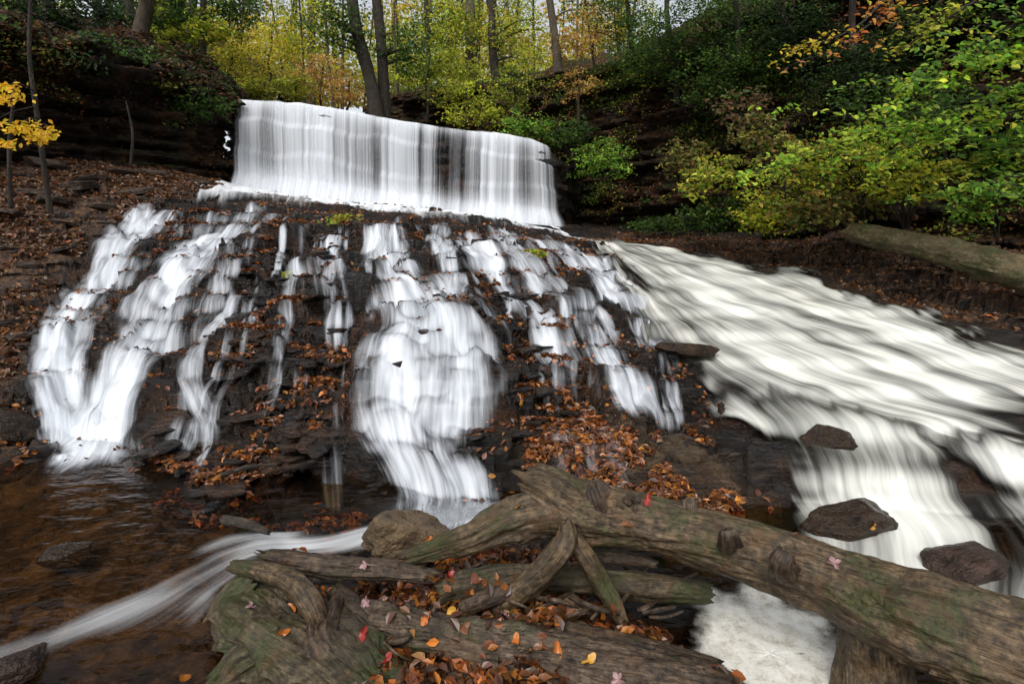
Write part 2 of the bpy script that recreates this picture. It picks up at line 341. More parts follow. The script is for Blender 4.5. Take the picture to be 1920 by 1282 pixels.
topF,nF,GF=wall('waterfall_ledge',WF,[.1]*14,.0,MAT_GROUND,'layered dark rock face behind the upper curtain of water',amp=.42,seed=21)
WB=[(640,215,24,170),(760,215,21,160),(880,235,18.8,140),(980,250,17,118),(1110,330,15.6,95),(1180,405,14.6,72),(1300,432,13,20),(1450,440,11.6,-70),(1600,442,10.4,-150),(1750,465,9.4,-200),(1920,495,8.4,-250),(2300,560,6.9,-320),(2900,700,5,-350)]
topB,nB,GB=wall('right_cliff',WB,[0]*13,1.3,MAT_WALL,'tall layered rock wall climbing above the right bank',H0=-2.6,amp=1.4,ds=.045,dz=.045,seed=40,topn=.3)
def upper(name,top,dirs,slope,depth,label,n=70,seed=0,rough=1.):
    s=top[::3]; ns=len(s); r=np.linspace(0,1,n)**1.6*depth
    dv=np.array([np.interp(np.linspace(0,1,ns),np.linspace(0,1,len(dirs)),[d[k] for d in dirs]) for k in (0,1)]).T
    sl=np.interp(np.linspace(0,1,ns),np.linspace(0,1,len(slope)),slope)
    x=s[:,0:1]+dv[:,0:1]*r; y=s[:,1:2]+dv[:,1:2]*r
    z=s[:,2:3]+sl[:,None]*r+rough*(.8*fbm2(x*.5,y*.5,seed,4)*np.minimum(1,r*.5)+.3*fbm2(x*2.5,y*2.5,seed,3)*np.minimum(1,r*2))
    G=np.stack([x,y,z],-1); tag(mesh_np(name,G,gridq(ns,n)[:,::-1],MAT_FLOOR),label,'ground',None,'structure'); return G
UA=upper('left_forest_floor',topA,[(-.6,.8),(-.4,.9),(-.25,1)],[.30,.33,.35,.3,.25],30,'leafy slope above the left rock ledge',seed=5,n=120)
upper('upstream_bed',topF,[(-.35,1),(0,1),(.2,1)],[.01,.0,.0],40,'stream bed above the lip of the falls',seed=6,rough=.3)
UB=upper('right_forest_floor',topB,[(.2,1),(.4,.9),(.7,.7),(1,.3)],[.25,.35,.5,.5,.5],30,'steep wooded slope above the right rock wall',seed=8)
xs=np.linspace(-90,90,90); ysn=np.linspace(38,110,40); hx,hy=np.meshgrid(xs,ysn,indexing='ij')
hz=5+ (hy-38)*.12+2*fbm2(hx*.06,hy*.06,3)
tag(mesh_np('hill',np.stack([hx,hy,hz],-1),gridq(90,40)[:,::-1],MAT_FLOOR),'low wooded hill far upstream','hill',None,'structure')
gs=np.array([[-400,-200,-1.2],[400,-200,-1.2],[400,400,-1.2],[-400,400,-1.2]])
tag(mesh_np('ground',gs,[[0,1,2,3]],MAT_FLOOR),'forest ground reaching to the horizon','ground',None,'structure')
# ---------------------------------------------------------------- water
WPOLY=[]
def patch(name,rows,dens,label,mat=None,cell=.022,off=.015,seed=0,g=2.6,ef=.34,rockk=1.4,steepk=.38,endf=(.1,.12),level=None,thread=0.,wp=True,low=.2,thf=2.6,sm=5,fl_=.02):
    mat=mat or MAT_WATER
    Kc=len(rows[0])
    G=np.array([[hit(*p) for p in r] for r in rows])
    if wp: WPOLY.append([tuple(p) for p in rows[0]]+[tuple(r[-1]) for r in rows[1:-1]]+[tuple(p) for p in rows[-1][::-1]]+[tuple(r[0]) for r in rows[-2:0:-1]])
    Ls=np.linalg.norm(np.diff(G,axis=0),axis=-1).sum(0).max(); Lt=np.linalg.norm(np.diff(G,axis=1),axis=-1).sum(1).max()
    ns=int(min(600,max(30,Ls/cell))); nt=int(min(420,max(14,Lt/cell)))
    H=crom(G,ns)
    H=crom(np.swapaxes(H,0,1),nt) if Kc>2 else np.stack([H[:,0]*(1-a)+H[:,1]*a for a in np.linspace(0,1,nt)],0)
    H=np.swapaxes(H,0,1).copy(); H[...,0]+=.10*fbm2(H[...,0]*1.5,H[...,1]*1.5,seed+70,3)
    x=H[...,0]; y=H[...,1]
    z=terr(x,y)
    dsl=np.r_[np.zeros((1,nt)),np.cumsum(np.linalg.norm(np.diff(H,axis=0),axis=-1),axis=0)]
    cr=np.c_[np.zeros((ns,1)),np.cumsum(np.linalg.norm(np.diff(H,axis=1),axis=-1),axis=1)]
    zw=z.copy(); Kn=int(.45/max(Ls/ns,.005))
    for k in range(1,Kn):
        dd=dsl[k:]-dsl[:-k]; zw[k:]=np.maximum(zw[k:],z[:-k]-g*dd**2-.02*dd)
    for _ in range(sm):
        zw[:,1:-1]=(zw[:,:-2]+2*zw[:,1:-1]+zw[:,2:])/4; zw[1:-1]=(zw[:-2]+2*zw[1:-1]+zw[2:])/4
    if level is not None: zw=np.maximum(zw,level)
    zw=np.maximum(zw,z-fl_)+off
    sl=np.zeros_like(z); sl[1:-1]=-(zw[2:]-zw[:-2])/(dsl[2:]-dsl[:-2]+1e-6); sl=np.clip(sl,0,3)
    u=np.linspace(0,1,nt)[None]; v=np.linspace(0,1,ns)[:,None]
    un=u+.24*fbm2(dsl*1.6,cr*1.5,seed+5,4)
    vv=v+.08*fbm2(cr*3,dsl*.3,seed+6,3)
    edge=sstep(0,ef,un)*sstep(1,1-ef,un); end=sstep(0,max(endf[0],1e-3),vv)*sstep(1,1-endf[1],vv)
    dn=np.interp(np.linspace(0,1,ns),np.linspace(0,1,len(dens)),dens)[:,None] if not callable(dens) else dens(u,v)
    D=dn+steepk*(np.minimum(sl,1.2)/1.2-.38)+low*fbm2(x*2.2,y*2.2,seed+8,3)
    med=np.median(cr,axis=0)[None]+0*cr
    if thread: D=D+thread*fbm2(med*thf+.3*fbm2(dsl*1.2,med,seed+3,2),dsl*.55,seed+12,3)*2-thread*.15
    D=D-rockk*np.clip(z-samp(gz,x,y)-.05,0,.25)
    D=(D+.6)*edge*end-.6
    fl=np.stack([med+seed*3.1,dsl,zw*.6+seed],-1)
    o=mesh_np(name,np.stack([x,y,zw],-1),gridq(ns,nt)[:,::-1],mat,None,{'flow':fl.reshape(-1,3),'dens':D.ravel()})
    return tag(o,label,'water',None,'structure')
patch('plunge_water',[[(385,350),(437,344),(560,356),(700,380),(860,392),(980,408),(1050,428)],
  [(370,364),(440,360),(560,372),(700,390),(860,404),(1000,424),(1080,444)],
  [(345,394),(440,394),(540,400),(700,412),(860,430),(1000,450),(1160,476)]],[1.4,1.15,.3],'white water spreading at the foot of the upper fall',MAT_STREAM,seed=1,cell=.04,ef=.08,endf=(.0,.6),rockk=.3,low=.15,sm=25,fl_=.2,off=.05)
patch('central_cascade',[((670,400),(755,402)),((650,440),(780,440)),((620,490),(825,500)),((640,540),(900,545)),((660,600),(925,610)),((640,670),(955,670)),((620,730),(975,740)),((600,790),(985,800)),((625,860),(980,870)),((690,920),(980,930)),((700,985),(980,990)),((700,1020),(970,1025))],
  [.6,.65,.62,.72,.74,.72,.72,.66,.66,.78,1.1,1.1],'broad central cascade stepping down the leaf covered mound',seed=2,rockk=.8,thread=.34,level=.012)
patch('central_side_feed',[((795,405),(842,408)),((790,440),(852,440)),((795,480),(870,480)),((805,530),(895,530)),((825,600),(900,600))],[.5,.55,.5,.4],'narrow thread of water joining the central cascade',seed=3)
patch('left_cascade',[((455,372),(545,380)),((400,410),(535,410)),((345,450),(475,455)),((275,500),(435,505)),((220,560),(390,570)),((180,620),(370,630)),((135,690),(345,700)),((100,770),(300,780)),((65,840),(285,850)),((10,900),(285,905)),((-80,970),(240,980))],
  [.5,.55,.62,.66,.72,.74,.72,.80,1.0,.85,.3],'wide left cascade fanning down to the brown pool',seed=4,rockk=.8,level=.012,thread=.34,endf=(.08,.25))
patch('far_left_cascade',[((255,372),(330,372)),((215,410),(320,412)),((165,460),(285,465)),((110,520),(255,525)),((70,580),(220,590)),((40,640),(195,650)),((20,700),(180,710)),((35,780),(190,790)),((50,850),(190,860))],[.5,.55,.58,.62,.62,.6,.55,.5],'outermost left cascade beside the leafy bank',seed=5,thread=.34)
patch('left_veil',[[(262,378),(350,382),(440,384),(530,386)],[(215,425),(310,425),(400,425),(500,430)],[(150,500),(250,505),(350,505),(470,500)],[(100,580),(200,585),(310,580),(460,575)],[(65,650),(170,660),(290,660),(450,650)],[(45,715),(150,730),(260,730),(430,730)],[(70,790),(140,800),(235,800),(410,810)],[(60,860),(110,870),(220,870),(350,890)]],
  [.24,.20,.18,.14,.14,.1],'thin branching veils of water over the left flank of the mound',seed=11,cell=.024,thread=.62,ef=.12,wp=False,steepk=.45,rockk=.9,thf=3.5)
patch('middle_veil',[[(530,390),(600,396),(680,402)],[(480,480),(570,485),(660,490)],[(440,580),(560,585),(670,590)],[(400,700),(540,700),(660,700)],[(350,830),(500,830),(650,830)],[(290,940),(470,960),(640,990)]],
  [-.02,-.05,-.12,-.16],'thin rills trickling between the left and the central cascade',seed=12,cell=.024,thread=.75,ef=.1,wp=False,steepk=.35,thf=5.5,rockk=.9)
patch('right_veil',[[(770,408),(870,424),(980,442),(1090,456)],[(810,480),(920,490),(1040,500),(1160,510)],[(890,570),(980,580),(1090,590),(1230,590)],[(930,650),(1020,660),(1140,670),(1280,670)],[(940,730),(1030,740),(1160,745),(1300,740)],[(950,810),(1040,815),(1170,810),(1310,800)]],
  [-.02,-.02,-.04,-.08,-.2],'thin rills trickling over the right shoulder of the mound',seed=13,cell=.024,thread=.75,ef=.1,wp=False,steepk=.4,thf=5.5,rockk=.9)
patch('slab_film',[[(930,850),(1050,800),(1200,790),(1330,790)],[(930,900),(1060,880),(1230,860),(1400,880)],[(940,960),(1080,960),(1300,960),(1470,990)]],[.05,.0,.05],'dark film of water sliding over the flat brown slab',seed=14,thread=.35,wp=False)
patch('middle_left_thread',[((425,520),(465,520)),((400,570),(455,575)),((370,620),(435,625)),((335,670),(395,680)),((310,720),(405,730)),((345,790),(415,790)),((350,880),(420,880))],[.4,.45,.4,.4,.35,.3,.1],'thin thread sliding down the dark rock left of centre',seed=7,thread=.25)
patch('right_thread',[((885,425),(930,422)),((915,470),(990,465)),((975,520),(1065,515)),((1035,570),(1130,565)),((1055,620),(1150,610)),((1070,670),(1175,665)),((1095,720),(1220,715)),((1120,775),(1260,765)),((1150,810),(1300,800))],[.4,.5,.55,.55,.55,.58,.5,.25],'thin stream running along the right shoulder of the mound',seed=8,thread=.4)
patch('second_right_thread',[((955,448),(1020,440)),((1045,490),(1125,482)),((1095,540),(1205,525)),((1150,600),(1270,580)),((1170,660),(1310,635)),((1190,720),(1330,700))],[.4,.5,.5,.5,.3],'streamlet between the mound and the right river',seed=9,thread=.4)
for k,(x,y0,y1,w_,dx) in enumerate([(535,410,520,30,-20),(632,540,670,26,0),(480,565,640,24,-10),(955,530,630,24,5),(1010,545,660,28,10),(700,480,560,30,-10)]):
    patch('rill',[((x-w_/2+dx*t,y0+(y1-y0)*t),(x+w_/2+dx*t,y0+(y1-y0)*t)) for t in (0,.35,.7,1)],[.35,.45,.35],'small rill trickling over the dark ledges of the mound',seed=20+k,ef=.4,cell=.015,wp=False,endf=(.3,.4))['group']='rills on the mound'
gs_=lambda u,v,a,b,sa,sb: np.exp(-((u-a)/sa)**2-((v-b)/sb)**2)
def rivd(u,v):   # u: 0 mound side .. 1 bank side ; v along the flow
    return .62+.28*gs_(u,v,.6,.45,.3,.3)-.25*gs_(u,v,.02,.42,.18,.2)-.65*gs_(u,v,.5,.84,.2,.14)-.3*gs_(u,v,.1,.1,.3,.12)+.2*gs_(u,v,.15,.68,.2,.12)-.35*gs_(u,v,.98,.6,.12,.4)
patch('upper_river',[((1105,476),(1078,438)),((1160,550),(1240,455)),((1205,655),(1410,478)),((1270,745),(1590,520)),((1380,800),(1740,578)),((1560,835),(1900,638)),((1740,875),(2080,690)),((1940,935),(2300,740)),((2190,1000),(2500,800))],
  rivd,'broad white river sweeping from the plunge pool to the right',MAT_RIVER,cell=.024,seed=31,ef=.16,rockk=.3,steepk=.55,thread=.40,endf=(.02,.02),low=.2,thf=2.0,sm=12,fl_=.15,off=.03)
def rivl(u,v):
    return .62+.3*gs_(u,v,.5,.15,.7,.08)-.35*gs_(u,v,.22,.38,.10,.12)-.45*gs_(u,v,.6,.33,.3,.06)+.15*gs_(u,v,.5,.75,.4,.3)-.2*gs_(u,v,.02,.7,.1,.3)
patch('lower_river',[[(1250,700),(1440,715),(1620,755),(1800,790),(2000,840),(2250,890)],[(1290,780),(1500,795),(1680,835),(1850,872),(2060,930),(2300,990)],[(1350,860),(1540,880),(1720,915),(1900,950),(2120,1010),(2350,1080)],
  [(1400,940),(1580,965),(1760,1000),(1950,1045),(2180,1110),(2400,1180)],[(1420,1020),(1610,1050),(1790,1090),(1990,1140),(2220,1210),(2450,1290)],[(1440,1120),(1620,1160),(1800,1210),(2010,1270),(2250,1350),(2500,1450)]],
  rivl,'lower run of white river pouring over a low ledge towards the big log',MAT_RIVER,cell=.022,seed=33,ef=.14,rockk=.3,steepk=.55,level=.012,thread=.36,endf=(.2,.02),low=.22,off=.05,thf=2.0,sm=10,fl_=.12)
patch('foreground_stream',[((980,905),(940,1010)),((860,930),(860,1015)),((720,955),(740,1050)),((585,995),(650,1080)),((450,1010),(530,1100)),((345,1045),(440,1175)),((220,1095),(370,1280)),((70,1150),(240,1390)),((-90,1200),(80,1480)),((-300,1250),(-150,1580))],
  [1.2,1.15,.95,.75,.72,.66,.60,.60,.4],'silky stream crossing the brown pool in front of the mound',MAT_STREAM,cell=.02,seed=34,level=.012,ef=.48,rockk=.4,steepk=.1,thread=.7,thf=2.6)
pv=np.array([[-9,.3,0],[9,.3,0],[9,5.2,0],[-9,5.2,0]])
tag(mesh_np('pool_water',pv,[[0,1,2,3]],MAT_POOL),'shallow clear brown pool over a stony bed','water',None,'structure')
a,b=np.meshgrid(np.linspace(0,1,30),np.linspace(0,2*math.pi,60),indexing='ij')
rr_=a*(1+.25*vn2(np.cos(b)*2,np.sin(b)*2,2)); c=PZ(1445,1225,.012)
tag(mesh_np('foam',np.stack([c[0]+np.cos(b)*rr_*.44,c[1]+np.sin(b)*rr_*.56,.012+.006*fbm2(a*9,b*5,2)],-1),gridq(30,60),MAT_FOAM,None,{'dens':(1.3-1.5*a**2.2).ravel()}),'white foam floating beneath the big log','foam',None,'structure')
wm=np.zeros(gx.shape,bool)
for p in WPOLY: wm|=inpoly(gpx,gpy,p)
wm=blur(wm&front,2)
NA,NR=1200,1350
an=np.radians(np.linspace(-57,57,NA)); rr=np.exp(np.linspace(math.log(1.0),math.log(17.),NR))
R_,A_=np.meshgrid(rr,an,indexing='ij'); X=R_*np.sin(A_); Yg=R_*np.cos(A_)
Z=terr(X,Yg)
gxx=(samp(gz,X+.2,Yg)-samp(gz,X-.2,Yg))/.4; gyy=(samp(gz,X,Yg+.2)-samp(gz,X,Yg-.2))/.4; gl=np.sqrt(gxx**2+gyy**2)+.05
mk=(1-samp(mPOOL,X,Yg))*(1-.8*samp(mRV,X,Yg))*(1-.75*samp(wm,X,Yg))*(1-.8*samp(mF,X,Yg))*(1-sstep(10,12.5,Yg))*(1-.8*samp(mS,X,Yg))*(1-.5*samp(mL,X,Yg))
lay=np.floor((Z+.03*vn2(X*1.2,Yg*1.2,91))/.040)
pr=(.12*vn3(X*1.7,Yg*1.7,lay*2.63,55)+.08*vn3(X*5,Yg*5,lay*1.87,56)+.03*vn3(X*14,Yg*14,lay*1.37,57))*mk
lt_,bd_=samp(glit,X,Yg).ravel(),samp(gbed,X,Yg).ravel()
X2=X-gxx/gl*pr; Y2=Yg-gyy/gl*pr
tag(mesh_np('riverbed',np.stack([X2,Y2,Z],-1),gridq(NR,NA),MAT_GROUND,None,{'litter':lt_,'bed':bd_}),'dark wet shale ledges and banks that the water runs over','riverbed',None,'structure')
# upper fall
LF=crom(topF[::6],len(topF)//2); ns=len(LF)
for _ in range(30): LF[1:-1,1]=(LF[:-2,1]+LF[1:-1,1]+LF[2:,1])/3
lp=np.array([proj(*q)[0] for q in LF])
baseF=np.array([P(a,b,c) for a,b,c,d in WF]); zbF=np.interp(np.linspace(0,1,ns),np.linspace(0,1,len(WF)),baseF[:,2])
def curtain(name,px0,px1,dtab,label,seed,push=.0,n2=110):
    i=np.nonzero((lp>=px0)&(lp<=px1)&(np.arange(ns)<ns*.97))[0]; Lc=LF[i].copy(); zb=zbF[i]-.15
    tan=np.gradient(Lc[:,:2],axis=0); tan/=np.linalg.norm(tan,axis=1)[:,None]+1e-9
    for _ in range(60): tan[1:-1]=(tan[:-2]+tan[1:-1]+tan[2:])/3
    tan/=np.linalg.norm(tan,axis=1)[:,None]; nr=np.c_[tan[:,1],-tan[:,0]]
    s=np.r_[0,np.cumsum(np.linalg.norm(np.diff(Lc[:,:2],axis=0),axis=1))]
    Lc[:,2]+=.03+.02*vn2(s*3,s*0,seed+41)
    t=np.linspace(0,1,n2)[None]
    H=(Lc[:,2]-zb)[:,None]; thr=.20+.05*vn2(s*.8,s*0,seed)[:,None]+push
    tt=np.clip((t-.15)/.85,0,1); o=np.where(t<.15,-(1-t/.15)*.9,thr*np.sqrt(tt)*1.5)
    led=.10*sstep(.28,.36,tt+.05*vn2(s*1.3,s*0,seed+2)[:,None])+.07*sstep(.6,.68,tt+.06*vn2(s*.9,s*0,seed+3)[:,None])
    o=o+led+.05*vn2(s[:,None]*5,tt*1.2,seed+4)*tt+.20*sstep(.82,1.,tt)
    z=np.where(t<.15,Lc[:,2:3]+.05,Lc[:,2:3]+.05-H*tt**1.25)
    for _ in range(4): z[:,1:-1]=(z[:,:-2]+z[:,1:-1]*2+z[:,2:])/4
    x=Lc[:,0:1]+nr[:,0:1]*o; y=Lc[:,1:2]+nr[:,1:2]*o
    D=np.interp(lp[i],[a for a,b in dtab],[b for a,b in dtab])[:,None]+.5*sstep(.70,1,tt)+.25*np.exp(-((tt-.05)/.10)**2)+.16*vn2(s[:,None]*1.6,tt*.8,seed+6)+.22*vn2(s[:,None]*4.6,tt*.5,seed+7)-.12*np.exp(-((tt-.5)/.25)**2)
    uu=np.linspace(0,1,len(i)); e=sstep(0,.04,uu)*sstep(1,.93,uu); D=(D+.5)*e[:,None]-.5
    fl=np.stack([s[:,None]+0*t,(Lc[:,2:3]-z)+0*t,seed+0*z],-1)
    m=mesh_np(name,np.stack([x,y,z],-1),gridq(len(i),n2),MAT_FALL,None,{'flow':fl.reshape(-1,3),'dens':D.ravel()})
    return tag(m,label,'waterfall',None,'structure')
curtain('waterfall',436,1036,[(430,.7),(470,.6),(510,.4),(545,.85),(600,.95),(640,.7),(680,.42),(710,.35),(745,.75),(785,.55),(815,.3),(850,.2),(880,.45),(930,.55),(980,.45),(1015,.75),(1040,.8)],'upper waterfall hanging as a wide silky white curtain',3)
curtain('waterfall_veil',444,1030,[(440,.2),(500,.0),(590,.35),(640,.2),(700,.0),(740,.25),(800,.0),(850,-.1),(900,.05),(960,.1),(1036,.3)],'thin outer veil of falling water in front of the curtain',9,push=.08)
# ---------------------------------------------------------------- tubes, logs
def tube(path,rad,n,seg,amp=.0,kf=2.,sf=3.,seed=0,fine=0.,flat=1.,jag=0.):
    p=crom(path,n); r=np.maximum(np.interp(np.linspace(0,1,n),np.linspace(0,1,len(rad)),rad),.0008)
    tan=np.gradient(p,axis=0); tan/=np.linalg.norm(tan,axis=1)[:,None]+1e-9
    up=np.array([0,0,1.]) if abs(tan[0][2])<.9 else np.array([1.,0,0])
    U=np.zeros_like(p); u=np.cross(np.cross(tan[0],up),tan[0]); u/=np.linalg.norm(u)
    for i in range(n):
        u=u-tan[i]*(u@tan[i]); u/=np.linalg.norm(u)+1e-9; U[i]=u
    W=np.cross(tan,U); s=np.r_[0,np.cumsum(np.linalg.norm(np.diff(p,axis=0),axis=1))]
    a=np.linspace(0,2*math.pi,seg+1)[None]; tw=s[:,None]*.35*(1 if jag else 0)
    ca,sa=np.cos(a),np.sin(a); S=s[:,None]+0*a; A0=0*S; cw,sw=np.cos(a+tw),np.sin(a+tw)
    d=1.+0*S
    if amp: d=d+amp*fbm3(cw*kf,sw*kf,S*sf,seed,4)+amp*.6*np.maximum(0,fbm3(ca*1.3+A0,sa*1.3+A0,S*7,seed+8,2))*(1 if jag else 0)
    if fine:
        rg=np.abs(fbm3(cw*4,sw*4,S*1.8,seed+4,3)); wk=sstep(-.05,.25,fbm3(ca*1.2+A0,sa*1.2+A0,S*2,seed+14,2))
        d=d-fine*1.4*wk*np.clip(.07-rg,0,.07)/.07+fine*.9*fbm3(cw*9,sw*9,S*14,seed+5,4)
    R=r[:,None]*d
    V=p[:,None]+U[:,None]*(R*ca*flat)[...,None]+W[:,None]*(R*sa)[...,None]
    if jag:
        k=min(8,n//4); j=fbm3(ca*4,sa*4,ca*0,seed+31,3)[0]*2.2*jag
        for q in range(k):
            f=(1-q/k)**1.5
            V[-1-q]+=tan[-1]*(r[-1]*j*f)[:,None]; V[q]-=tan[0]*(r[0]*j[::-1]*f)[:,None]
    c0=np.repeat(p[:1][:,None],seg+1,1)+tan[0]*r[0]*(.5 if jag else .1); c1=np.repeat(p[-1:][:,None],seg+1,1)-tan[-1]*r[-1]*(.5 if jag else .1)
    V=np.concatenate([c0,V,c1],0)
    gr=np.stack([r.mean()*cw,r.mean()*sw,S],-1)+seed*1.7; gr=np.concatenate([gr[:1],gr,gr[-1:]],0)
    return V.reshape(-1,3),gridq(n+2,seg+1),gr.reshape(-1,3)
BV=[]
def wood(name,pts,mat,parent=None,seed=0,amp=.35,fine=.08,flat=1.,kf=1.6,sf=3.,res=1.,jag=.7,rs=1.):
    path=[];rad=[]
    for (px,py,z,rp) in pts:
        c=PZ(px,py,z); path.append(c); rad.append(rs*rp/F*(c[1]*ct-(c[2]-CH)*st))
    L=np.linalg.norm(np.diff(np.array(path),axis=0),axis=1).sum()
    n=int(max(16,L/.009*res)); seg=int(max(24,min(160,2*math.pi*max(rad)/.008*res)))
    V,Q,G=tube(path,rad,n,seg,amp,kf,sf,seed,fine,flat,jag)
    o=mesh_np(name,V,Q,mat,parent,{'grain':G}); BV.append((V,Q)); return o
bl=empty('fallen_log',PZ(1100,950,.3),'large weathered driftwood log stretching diagonally to the lower right corner','log')
wood('trunk',[(995,905,.62,34),(1030,920,.6,44),(1085,952,.53,52),(1200,975,.5,52),(1320,1008,.48,55),(1430,1040,.47,60),(1540,1082,.46,66),(1660,1135,.45,84),(1790,1185,.46,96),(1920,1235,.46,106),(2150,1310,.46,120)],MAT_LOG,bl,1,.30,.08,rs=.95)
wood('root',[(1120,960,.5,46),(1040,960,.5,44),(960,975,.46,36),(890,1008,.38,25),(820,1030,.3,20),(755,1050,.26,15)],MAT_LOG,bl,2,.45,.1)
wood('root',[(1640,1130,.42,40),(1635,1180,.3,50),(1640,1240,.16,54),(1640,1330,.0,62)],MAT_LOG,bl,3,.4,.1)
wood('root',[(1760,1190,.44,60),(1850,1240,.3,50),(1960,1310,.15,50)],MAT_LOG,bl,33,.4,.1)
wood('broken_branch',[(1130,955,.55,36),(1122,930,.62,26),(1112,908,.67,18)],MAT_ROTTEN,bl,4,.5,.15)
wood('broken_branch',[(1160,960,.55,24),(1178,942,.6,18),(1192,945,.62,12)],MAT_ROTTEN,bl,5,.5,.15)
wood('broken_branch',[(1293,972,.55,16),(1293,950,.61,13),(1292,935,.64,10)],MAT_ROTTEN,bl,6,.5,.15,jag=.4)
wood('broken_branch',[(1365,1018,.55,20),(1365,1003,.6,17),(1362,993,.62,12)],MAT_ROTTEN,bl,7,.5,.15,jag=.4)
wood('broken_branch',[(1470,1068,.55,25),(1466,1052,.61,21),(1474,1036,.64,15)],MAT_ROTTEN,bl,8,.5,.15,jag=.4)
yb=empty('forked_branch',PZ(1068,1000,.4),'forked branch like an upturned V leaning on the big log','branch')
wood('limb',[(1064,985,.5,14),(1058,1020,.45,22),(1020,1068,.33,22),(975,1108,.22,21),(930,1146,.12,15)],MAT_LOG,yb,9,.4,.1)
wood('limb',[(1068,1005,.46,17),(1095,1040,.38,19),(1125,1090,.26,17),(1150,1130,.18,15),(1168,1168,.1,11)],MAT_LOG,yb,10,.4,.1)
wood('shaft',[(1066,1012,.47,18),(1064,990,.52,13),(1062,975,.56,8)],MAT_LOG,yb,11,.3,.1)
def lone(name,label,cat,pts,mat,seed,**k):
    return tag(wood(name,pts,mat,None,seed,**k),label,cat)
lone('stick','short grey stick pointing right behind the forked branch','stick',[(1110,1040,.28,9),(1150,1043,.28,12),(1200,1050,.28,11),(1232,1058,.28,7)],MAT_ROTTEN,12)
lone('mossy_log','green mossy log lying under the forked branch','log',[(820,1115,.16,20),(870,1100,.17,26),(960,1085,.18,26),(1060,1085,.18,22),(1200,1100,.16,26),(1330,1110,.14,20)],MAT_LOGM,13,jag=.3)
lone('driftwood','flat grey splintered driftwood pointing at the tan rock','driftwood',[(495,1042,.28,13),(540,1050,.28,22),(620,1062,.27,24),(720,1070,.26,22),(808,1080,.24,14)],MAT_ROTTEN,14,flat=.7,amp=.5,fine=.14,jag=1.2)
lone('curved_root','curved bare root arching over the old stump','root',[(438,1060,.3,11),(490,1070,.34,17),(545,1090,.36,21),(582,1128,.34,22),(598,1168,.26,17),(605,1200,.18,12)],MAT_LOG,15)
ts=empty('tree_stump',PZ(560,1190,.0),'broad greenish rotting stump in the lower left foreground','stump')
wood('body',[(440,1120,.12,40),(490,1150,.14,80),(560,1210,.14,100),(640,1270,.12,100),(720,1350,.1,100)],MAT_LOGM,ts,16,flat=.6,amp=.65,fine=.12,kf=1.6,sf=4)
wood('root',[(610,1150,.22,30),(600,1210,.22,34),(640,1260,.16,36),(700,1300,.1,30)],MAT_ROTTEN,ts,44,amp=.5,fine=.1)
wood('root',[(400,1160,.1,16),(440,1115,.2,24),(490,1085,.26,20)],MAT_LOGM,ts,45,amp=.5,fine=.1)
wood('root',[(420,1285,.02,34),(470,1235,.12,44),(530,1200,.18,38)],MAT_LOGM,ts,46,amp=.5,fine=.1)
lone('cracked_log','long cracked grey brown log across the bottom foreground','log',[(690,1172,.15,38),(760,1182,.16,42),(850,1200,.16,44),(950,1222,.16,46),(1060,1242,.16,44),(1150,1262,.16,50),(1290,1290,.14,50),(1400,1312,.1,30)],MAT_ROTTEN,17,amp=.5,fine=.16)
lone('split_log','splintered plank of rotten wood behind the cracked log','log',[(1000,1178,.14,22),(1060,1195,.15,34),(1150,1215,.15,38),(1260,1240,.13,36),(1350,1260,.1,28)],MAT_ROTTEN,18,flat=.55,amp=.5,fine=.16,jag=.35)
lone('stick','thin curved stick below the stump at the bottom edge','stick',[(740,1240,.12,13),(800,1252,.12,18),(850,1270,.12,20),(900,1300,.1,16)],MAT_ROTTEN,19)
lone('stick','short brown root end beside the round stone','stick',[(865,1142,.14,12),(900,1125,.2,16),(950,1110,.22,14)],MAT_ROTTEN,20)
lone('stick','broken branch piece left of the curved root near the pool','stick',[(625,1105,.2,14),(650,1130,.2,20),(680,1160,.18,22),(715,1188,.14,14)],MAT_ROTTEN,21)
r=np.random.default_rng(31)
for i in range(36):
    x0=r.uniform(620,1230); y0=r.uniform(1050,1210); a=r.uniform(-.9,.9); L=r.uniform(35,100)
    if 1000<x0<1100 and y0>1180: y0-=60
    w0=r.uniform(2.,5.5); z0=.13+r.uniform(0,.08)
    tag(wood('twig',[(x0,y0,z0,w0),(x0+L*.5*math.cos(a),y0+L*.5*math.sin(a)+r.normal()*6,z0+.03,w0),(x0+L*math.cos(a),y0+L*math.sin(a),z0-.02,w0*.6)],MAT_ROTTEN,None,60+i,.3,.1,sf=6,jag=.3),'small bare twig caught among the foreground logs','twig','small twigs among the foreground logs')
for i,(x0,y0,x1,y1,w0) in enumerate([(415,890,520,870,4),(420,975,505,998,9)]):
    tag(wood('twig',[(x0,y0,.12,w0),((x0+x1)/2,(y0+y1)/2-5,.16,w0),(x1,y1,.16,w0*.5)],MAT_BARK,None,160+i,.3,.1,sf=6),'dark wet twig lodged at the left foot of the mound','twig','wet twigs at the foot of the mound')
def free_tube(name,pts,rad,mat,parent,seed=0,amp=.12,n=None,seg=10,fine=0.,sf=2.,jag=0.):
    pts=np.array(pts,float); L=np.linalg.norm(np.diff(pts,axis=0),axis=1).sum(); n=n or int(max(6,min(80,L/.12)))
    V,Q,G=tube(pts,rad,n,seg,amp,1.5,sf,seed,fine,1.,jag); return mesh_np(name,V,Q,mat,parent,{'grain':G})
tag(free_tube('fallen_tree',[P(1590,434,8.6),P(1650,446,8.1),P(1760,470,7.3),P(1860,498,6.7),P(1960,522,6.3),P(2150,570,5.6)],[.14,.17,.18,.2,.21,.22],MAT_PALELOG,None,5,.28,240,70,.1,jag=.8),'bare fallen tree trunk lying on the right bank under the bushes','fallen tree')
